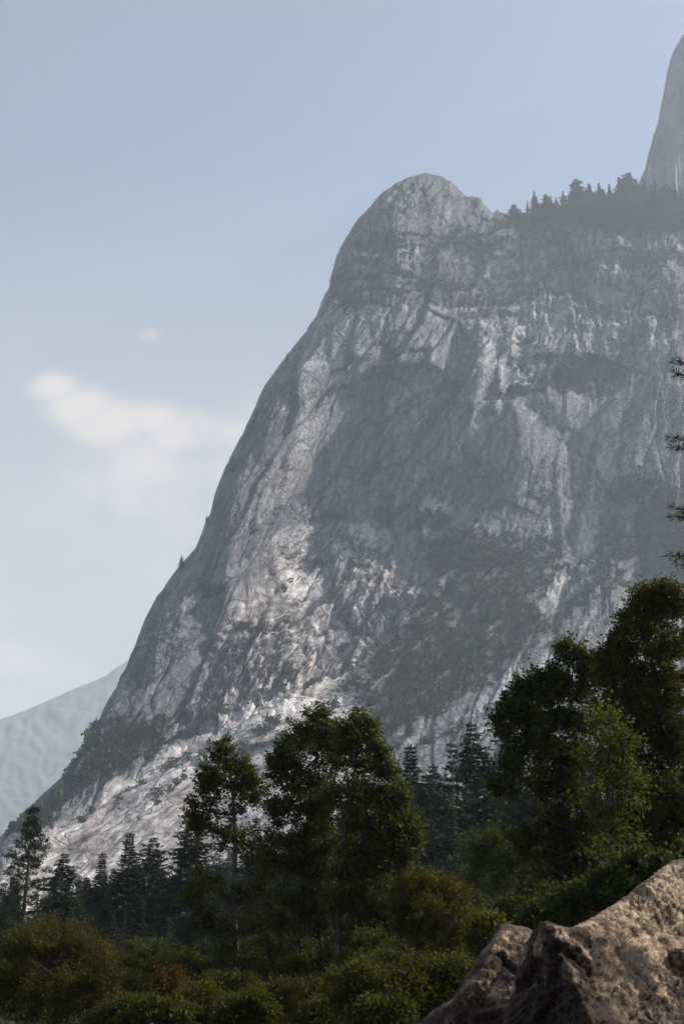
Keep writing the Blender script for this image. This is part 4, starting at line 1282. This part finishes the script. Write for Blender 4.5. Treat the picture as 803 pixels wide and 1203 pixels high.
bush('big rounded golden-green bush in the bottom left corner', 62, 32, [(60, 1112, 40, 24), (30, 1130, 30, 28), (90, 1128, 32, 28), (60, 1160, 58, 34), (15, 1170, 30, 34), (105, 1165, 28, 32), (60, 1195, 66, 24)], (1.35, 1.08, .7), 41, dens=1.2)
bush('orange-tinged bush leaning on the right side of the big golden-green one', 122, 33, [(116, 1130, 16, 16), (124, 1155, 14, 22), (118, 1185, 20, 22)], (1.55, 1.0, .65), 42)
bush('low olive bush between the golden-green bush and the reddish one', 152, 36, [(150, 1165, 22, 20), (160, 1190, 30, 20)], (1.3, 1.15, .8), 43)
bush('reddish brown bush low in the left half of the view', 200, 30, [(200, 1162, 18, 16), (188, 1180, 18, 18), (212, 1185, 20, 18)], (1.5, .8, .6), 44)
bush('dim green bush in shade above the reddish brown one', 190, 48, [(185, 1130, 30, 18), (210, 1140, 26, 16), (165, 1145, 22, 16)], (1.1, 1.1, .85), 45, dens=.9, leaf=(.1, .05))
bush('yellow-green bush right of the reddish brown one', 245, 29, [(240, 1178, 20, 16), (256, 1190, 22, 16), (228, 1195, 20, 14)], (1.35, 1.15, .7), 46)
bush('low yellowish bush between the slender alder trunk and the large clump', 318, 30, [(305, 1182, 20, 16), (332, 1176, 18, 18), (320, 1195, 30, 16)], (1.35, 1.1, .7), 47)
bush('brown-tinged bush at the foot of the large alder clump', 366, 31, [(362, 1172, 18, 16), (378, 1186, 22, 18), (352, 1195, 20, 14)], (1.35, .95, .65), 48)
bush('bright green willow low in the middle, left of the bright willow by the boulder', 428, 25, [(425, 1158, 26, 18), (408, 1178, 22, 20), (446, 1172, 24, 20), (428, 1195, 36, 18)], (1.25, 1.1, .65), 49)
bush('bright green willow spreading beside the left end of the boulders', 505, 24, [(490, 1150, 28, 18), (520, 1155, 26, 20), (545, 1150, 18, 14), (478, 1178, 30, 20), (515, 1185, 36, 22)], (1.25, 1.12, .68), 50)
bush('tall yellow-green willow with orange leaves above the bright willows', 510, 33, [(505, 1048, 26, 18), (484, 1046, 16, 14), (530, 1060, 24, 20), (475, 1075, 18, 20), (505, 1080, 36, 22), (540, 1090, 22, 20), (490, 1110, 28, 20), (525, 1118, 28, 18)], (1.55, 1.2, .7), 51, r0=.06, dens=.9)
bush('hazy green sapling clump between the willow and the arching tree', 592, 56, [(575, 1000, 26, 24), (605, 1010, 30, 26), (630, 1030, 22, 22), (560, 1035, 22, 26), (595, 1050, 40, 26), (630, 1070, 24, 20)], (1.0, 1.1, .8), 52, leaf=(.12, .06), spread=.2, r0=.06)
bush('small pale green sapling tip just left of the boulder peak', 570, 21, [(572, 1090, 10, 10), (566, 1108, 12, 12), (578, 1115, 10, 12)], (1.5, 1.35, .8), 53, dens=.8)
bush('dark shrub in shade under the arching tree, above the boulder', 690, 30, [(660, 1070, 30, 20), (690, 1062, 30, 20), (720, 1050, 30, 22), (640, 1088, 26, 16), (760, 1030, 40, 24)], (.8, .9, .7), 54, leaf=(.1, .06))
bush('dim green shrub in shade right of the slender alder trunk', 320, 50, [(310, 1120, 26, 18), (330, 1140, 24, 18), (300, 1150, 22, 16)], (1.1, 1.1, .8), 55, leaf=(.1, .05), dens=.8)
bush('dim shrub in shade under the right half of the large alder clump', 445, 42, [(440, 1115, 26, 18), (462, 1130, 22, 16), (420, 1135, 22, 18)], (1.1, 1.05, .75), 56, leaf=(.1, .05), dens=.8)

rb = random.Random(8)
for i, (px, py, Yb, rx, lab) in enumerate([
        (18, 1150, 40, 30, 'dull green bush behind the left end of the big golden-green one'), (150, 1130, 52, 24, 'dark green bush behind the low olive one'),
        (228, 1150, 44, 22, 'dull olive bush behind the reddish brown and yellow-green ones'), (270, 1160, 40, 24, 'dull bush at the foot of the slender alder'),
        (345, 1150, 45, 22, 'dim bush behind the low yellowish one'), (400, 1150, 40, 26, 'dim bush between the trunks of the large alder clump'),
        (470, 1140, 36, 26, 'olive bush behind the two bright willows'), (560, 1140, 33, 22, 'dim green bush just above the left slope of the boulders'),
        (600, 1080, 45, 26, 'dark green bush right above the smaller boulder'), (180, 1195, 28, 26, 'low straggling green bush on the bottom edge by the reddish one'),
        (280, 1196, 27, 24, 'low straggling bush on the bottom edge right of the yellow-green one'), (385, 1197, 27, 22, 'low straggling bush on the bottom edge under the brown-tinged one'),
        (455, 1199, 23, 24, 'low straggling bush on the bottom edge between the two bright willows'), (135, 1197, 29, 22, 'low straggling bush on the bottom edge right of the golden-green one')]):
    bl = [(px + rb.uniform(-1, 1) * rx, py + rb.uniform(-.5, .9) * rx, rx * rb.uniform(.3, .75), rx * rb.uniform(.3, .7)) for _ in range(7)]
    bush(lab, px, Yb, bl, tuple(np.array([1.15, 1.1, .75]) * rb.uniform(.75, 1.15)), 70 + i, dens=.9, leaf=(rb.uniform(.08, .12), rb.uniform(.03, .06)))


def undergrowth():
    rng = np.random.default_rng(55)
    m = MB(); n = 60000
    Y = rng.uniform(20, 85, n); X = rng.uniform(-.42, .42, n) * Y
    k = sstep(-.25, .2, fbm(X / 3, Y / 3, 801, 3))
    z = ground_z(X, Y) + rng.random(n) ** 1.5 * (.25 + .9 * k)
    a = rdirs(rng, n, .8)
    m.leaves(np.stack([X, Y, z], -1), a, unit(np.cross(a, rdirs(rng, n))), rng.uniform(.12, .3, n), rng.uniform(.04, .09, n), rng.random(n))
    o = m.build('undergrowth', LEAF, None, smooth=False); o.color = (.62, .58, .42, 1)
    tag(o, 'low tangled growth covering the valley floor between the bushes', 'undergrowth', kind='stuff')


undergrowth()

# pine just outside the right edge whose branch tips reach into view
def edge_pine():
    rng = np.random.default_rng(91)
    Y = 24.0
    bp = at(880, 480, Y); g = float(ground_z(bp[0], Y))
    root = empty('pine_tree', (bp[0], Y, g), 'near pine whose dark branch tips poke in from the right edge', 'conifer')
    rp = np.array([bp[0], Y, g]); tr = MB(); cr = MB()
    top = at(880, 330, Y)[2] - g
    z = np.linspace(-.2, top, 14)
    tr.tube(np.stack([z * 0, z * 0, z], -1), .2 * (1 - z / top * .93), 10)
    tips = [(793, 424), (790, 437), (786, 512), (789, 524), (791, 596), (790, 606), (788, 652), (795, 662), (808, 470), (812, 560), (810, 700)]
    C_, A_ = [], []
    for px, py in tips:
        t = at(px, py, Y + rng.normal() * .3) - rp
        a = np.array([0, 0, t[2] - .15 + rng.normal() * .1])
        pts = bez(a, a + (t - a) * .6 + np.array([0, 0, -.12]), t, 9)
        tr.tube(pts, np.linspace(.025, .006, 9), 5)
        for k in range(14):
            f = .45 + .55 * k / 13
            p = pts[min(8, int(f * 8))]; d = unit(t - a)
            C_.append(p + rng.normal(size=(26, 3)) * .035)
            A_.append(unit(d * .5 + rng.normal(size=(26, 3)) * .6))
    for k in range(60):                       # the rest of the crown, out of frame
        h = rng.uniform(.3, .98) * top; th = rng.uniform(-1.9, 1.9)
        L = 1.5 * (1 - h / top) + .3
        t = np.array([math.cos(th) * L, math.sin(th) * L, h + .1])
        a = np.array([0, 0, h]); tr.tube(bez(a, (a + t) / 2, t, 4), np.linspace(.02, .005, 4), 4)
        C_.append(a + (t - a) * rng.uniform(.4, 1, (120, 1)) + rng.normal(size=(120, 3)) * .1)
        A_.append(rdirs(rng, 120, .5))
    C_ = np.concatenate(C_); A_ = np.concatenate(A_)
    cr.leaves(C_, A_, unit(np.cross(A_, rdirs(rng, len(A_)))), rng.uniform(.1, .2, len(C_)), .016, rng.random(len(C_)))
    tr.build('trunk', BARK_DARK, root); cr.build('crown', NEEDLE, root, smooth=False).color = (.7, .7, .7, 1)


edge_pine()

# ------------------------------------------------------------------ boulders in the foreground
def boulder_material():
    m, nt, out = new_mat('boulder_granite')
    b = N(nt, 'ShaderNodeBsdfPrincipled', Roughness=0.85)
    b.inputs['Specular IOR Level'].default_value = 0.3
    tc = N(nt, 'ShaderNodeTexCoord')
    def noise(sc, det=8.0, ro=.65):
        n = N(nt, 'ShaderNodeTexNoise', Scale=sc, Detail=det, Roughness=ro)
        nt.links.new(tc.outputs['Object'], n.inputs['Vector']); return n.outputs['Fac']
    big, mid, fine, dots = noise(3.2), noise(11.0), noise(150.0, 4.0, .8), noise(38.0, 6.0, .75)
    at_ = N(nt, 'ShaderNodeAttribute', attribute_name='rock')
    v = math_node(nt, 'ADD', math_node(nt, 'MULTIPLY', big, .55), math_node(nt, 'ADD', math_node(nt, 'MULTIPLY', mid, .75), math_node(nt, 'MULTIPLY', dots, 1.1)))
    rp = N(nt, 'ShaderNodeValToRGB')
    e = rp.color_ramp.elements
    e[0].position = 0.43; e[0].color = (.04, .028, .02, 1)
    e[1].position = 0.575; e[1].color = (.52, .415, .30, 1)
    k = e.new(.475); k.color = (.11, .07, .046, 1)
    k = e.new(.51); k.color = (.235, .17, .115, 1)
    nt.links.new(math_node(nt, 'MULTIPLY', v, .42), rp.inputs[0])
    c = mixc(nt, 'MULTIPLY', 1.0, rp.outputs[0], at_.outputs['Color'])
    c2 = mixc(nt, 'MULTIPLY', 1.0, c, math_node(nt, 'MULTIPLY_ADD', fine, 3.2, -.6, clamp=False))
    c = mixc(nt, 'MIX', .85, c, c2)
    nt.links.new(c, b.inputs['Base Color'])
    bp = N(nt, 'ShaderNodeBump', Strength=1.0, Distance=.03)
    hh = math_node(nt, 'ADD', mid, math_node(nt, 'MULTIPLY', math_node(nt, 'ADD', dots, math_node(nt, 'MULTIPLY', fine, .4)), .7))
    nt.links.new(hh, bp.inputs['Height']); nt.links.new(bp.outputs[0], b.inputs['Normal'])
    nt.links.new(b.outputs[0], out.inputs['Surface'])
    return m


BM = boulder_material()


def boulder(label, sky, cols, nrows, pts, seed, brown, back, rw, rr, yb=1640.0, amp=1.0, creases=()):
    def dfn(PX, PY):
        Y = tps(pts, PX, PY, 0.01)
        for poly, a_, w_ in creases:
            q, _ = line_dist(poly, PX + 5 * fbm(PX / 30, PY / 30, seed + 40, 3), PY)
            Y = Y - a_ * np.exp(-q / w_)
        return Y


    def disp(PX, PY, P):
        X, Z = P[..., 0] + .5 * P[..., 1], P[..., 2] + .4 * P[..., 1]
        h = .03 * fbm(X * 3, Z * 3, seed, 3) + .008 * ridged(X * 7, Z * 6, seed + 1, 4) * amp
        f1, f2, fh, cr = cells(X * 5 + .3 * Z, Z * 6, seed + 2); h += .018 * fh
        f1, f2, fh, cr = cells(X * 15 + .3 * Z, Z * 17, seed + 3); h += .008 * fh
        f1, f2, fh, cr = cells(X * 42, Z * 46, seed + 4); h += .011 * fh
        h += .014 * fbm(X * 34, Z * 34, seed + 5, 4)
        return h

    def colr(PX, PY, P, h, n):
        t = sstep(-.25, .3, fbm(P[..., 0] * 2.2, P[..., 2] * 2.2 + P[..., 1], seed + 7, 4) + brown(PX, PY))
        a = np.array([1.22, 1.14, 1.06]); b_ = np.array([.11, .072, .052])  # tan and dark brown ends; on the large boulder the dark stands for shade
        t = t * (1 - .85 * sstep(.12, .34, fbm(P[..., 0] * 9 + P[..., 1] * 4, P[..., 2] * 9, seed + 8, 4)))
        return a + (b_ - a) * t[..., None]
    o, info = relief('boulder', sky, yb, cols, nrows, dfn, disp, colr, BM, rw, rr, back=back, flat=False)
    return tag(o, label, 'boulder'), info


# relief() lowers the back towards z = -20; a boulder only reaches the ground, so its back is short
BS = [(560, 1330), (585, 1230), (600, 1165), (615, 1118), (626, 1094), (634, 1084), (642, 1082), (655, 1087), (668, 1091), (685, 1084), (700, 1075), (720, 1063), (740, 1049), (760, 1033), (778, 1018), (790, 1011), (803, 1008), (840, 985), (900, 960), (980, 965), (1060, 1040), (1120, 1200)]
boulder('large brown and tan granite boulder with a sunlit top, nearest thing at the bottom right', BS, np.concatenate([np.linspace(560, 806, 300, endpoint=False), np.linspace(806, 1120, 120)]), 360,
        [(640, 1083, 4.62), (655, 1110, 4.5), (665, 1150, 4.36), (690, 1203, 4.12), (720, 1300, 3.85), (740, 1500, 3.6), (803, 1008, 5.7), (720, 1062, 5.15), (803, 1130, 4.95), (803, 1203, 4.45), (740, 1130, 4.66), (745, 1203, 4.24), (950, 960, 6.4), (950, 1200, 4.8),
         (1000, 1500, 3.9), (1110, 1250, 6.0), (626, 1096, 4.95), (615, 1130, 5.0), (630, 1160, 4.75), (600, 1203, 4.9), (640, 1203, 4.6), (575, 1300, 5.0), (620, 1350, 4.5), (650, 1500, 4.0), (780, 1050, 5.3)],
        701, lambda X, Y_: .5 * sstep(55, -15, X - np.interp(Y_, [1080, 1130, 1203, 1300], [640, 668, 700, 740])) + .42 * sstep(-15, 25, Y_ - np.interp(X, [640, 700, 760, 803], [1078, 1108, 1138, 1155])) - .24, 1.2, [(560, 10), (1120, 12)], [(560, .12), (1120, .15)], creases=[([(637, 1078), (650, 1105), (668, 1140), (682, 1170), (697, 1210), (720, 1300)], .14, 16), ([(700, 1150), (740, 1165), (775, 1195)], .05, 12), ([(690, 1100), (730, 1090), (800, 1070)], -.04, 14), ([(735, 1203), (760, 1170), (803, 1160)], -.05, 12)])  # brown mask: shade left of the crest and lower front painted into the colour
BS2 = [(440, 1300), (465, 1245), (480, 1216), (497, 1198), (515, 1184), (532, 1170), (545, 1150), (558, 1130), (566, 1116), (575, 1108), (581, 1096), (588, 1086), (597, 1085), (606, 1088), (618, 1090), (632, 1098), (660, 1120), (700, 1180)]
boulder('smaller dark boulder wedged behind the left side of the large boulder', BS2, np.linspace(440, 700, 260), 280,
        [(490, 1205, 6.2), (592, 1088, 6.0), (575, 1115, 5.8), (600, 1150, 5.45), (560, 1203, 5.5), (530, 1180, 5.8), (650, 1150, 5.7), (560, 1400, 5.0), (450, 1400, 5.7), (690, 1250, 5.6), (620, 1120, 5.75), (590, 1203, 5.3), (600, 1500, 4.7), (540, 1250, 5.4)],
        721, lambda X, Y_: .3 + 0 * X, 1.0, [(440, 10), (700, 12)], [(440, .2), (700, .2)], creases=[([(588, 1080), (575, 1125), (560, 1160), (535, 1210)], .1, 14), ([(600, 1120), (570, 1180)], -.06, 10)])
_, tz = ray(797, 1135)
sp = at(799, 1128, 4.86)
bm_ = MB()
th = np.linspace(0, np.pi, 26)[:, None]; ph = np.linspace(0, 2 * np.pi, 41)[None]
u = np.stack([np.sin(th) * np.cos(ph), np.sin(th) * np.sin(ph), np.cos(th) + 0 * ph], -1)
rr_ = 1 + .16 * fbm(u[..., 0] * 2 + u[..., 2], u[..., 1] * 2 - u[..., 2], 31, 3) + .1 * cells(u[..., 0] * 2.2 + u[..., 2] * 1.3, u[..., 1] * 2.2 + u[..., 2], 33)[2]
rr_[:, -1] = rr_[:, 0]
pv_ = u * rr_[..., None] * np.array([.05, .05, .04])
st = mesh_from('stone', pv_.reshape(-1, 3), grid_faces(26, 41), BM)
vcol(st, 'rock', np.full((26 * 41, 3), .45))
tag(link('stone', st, None, sp), 'small round dark stone resting on the large boulder at the right edge', 'stone')
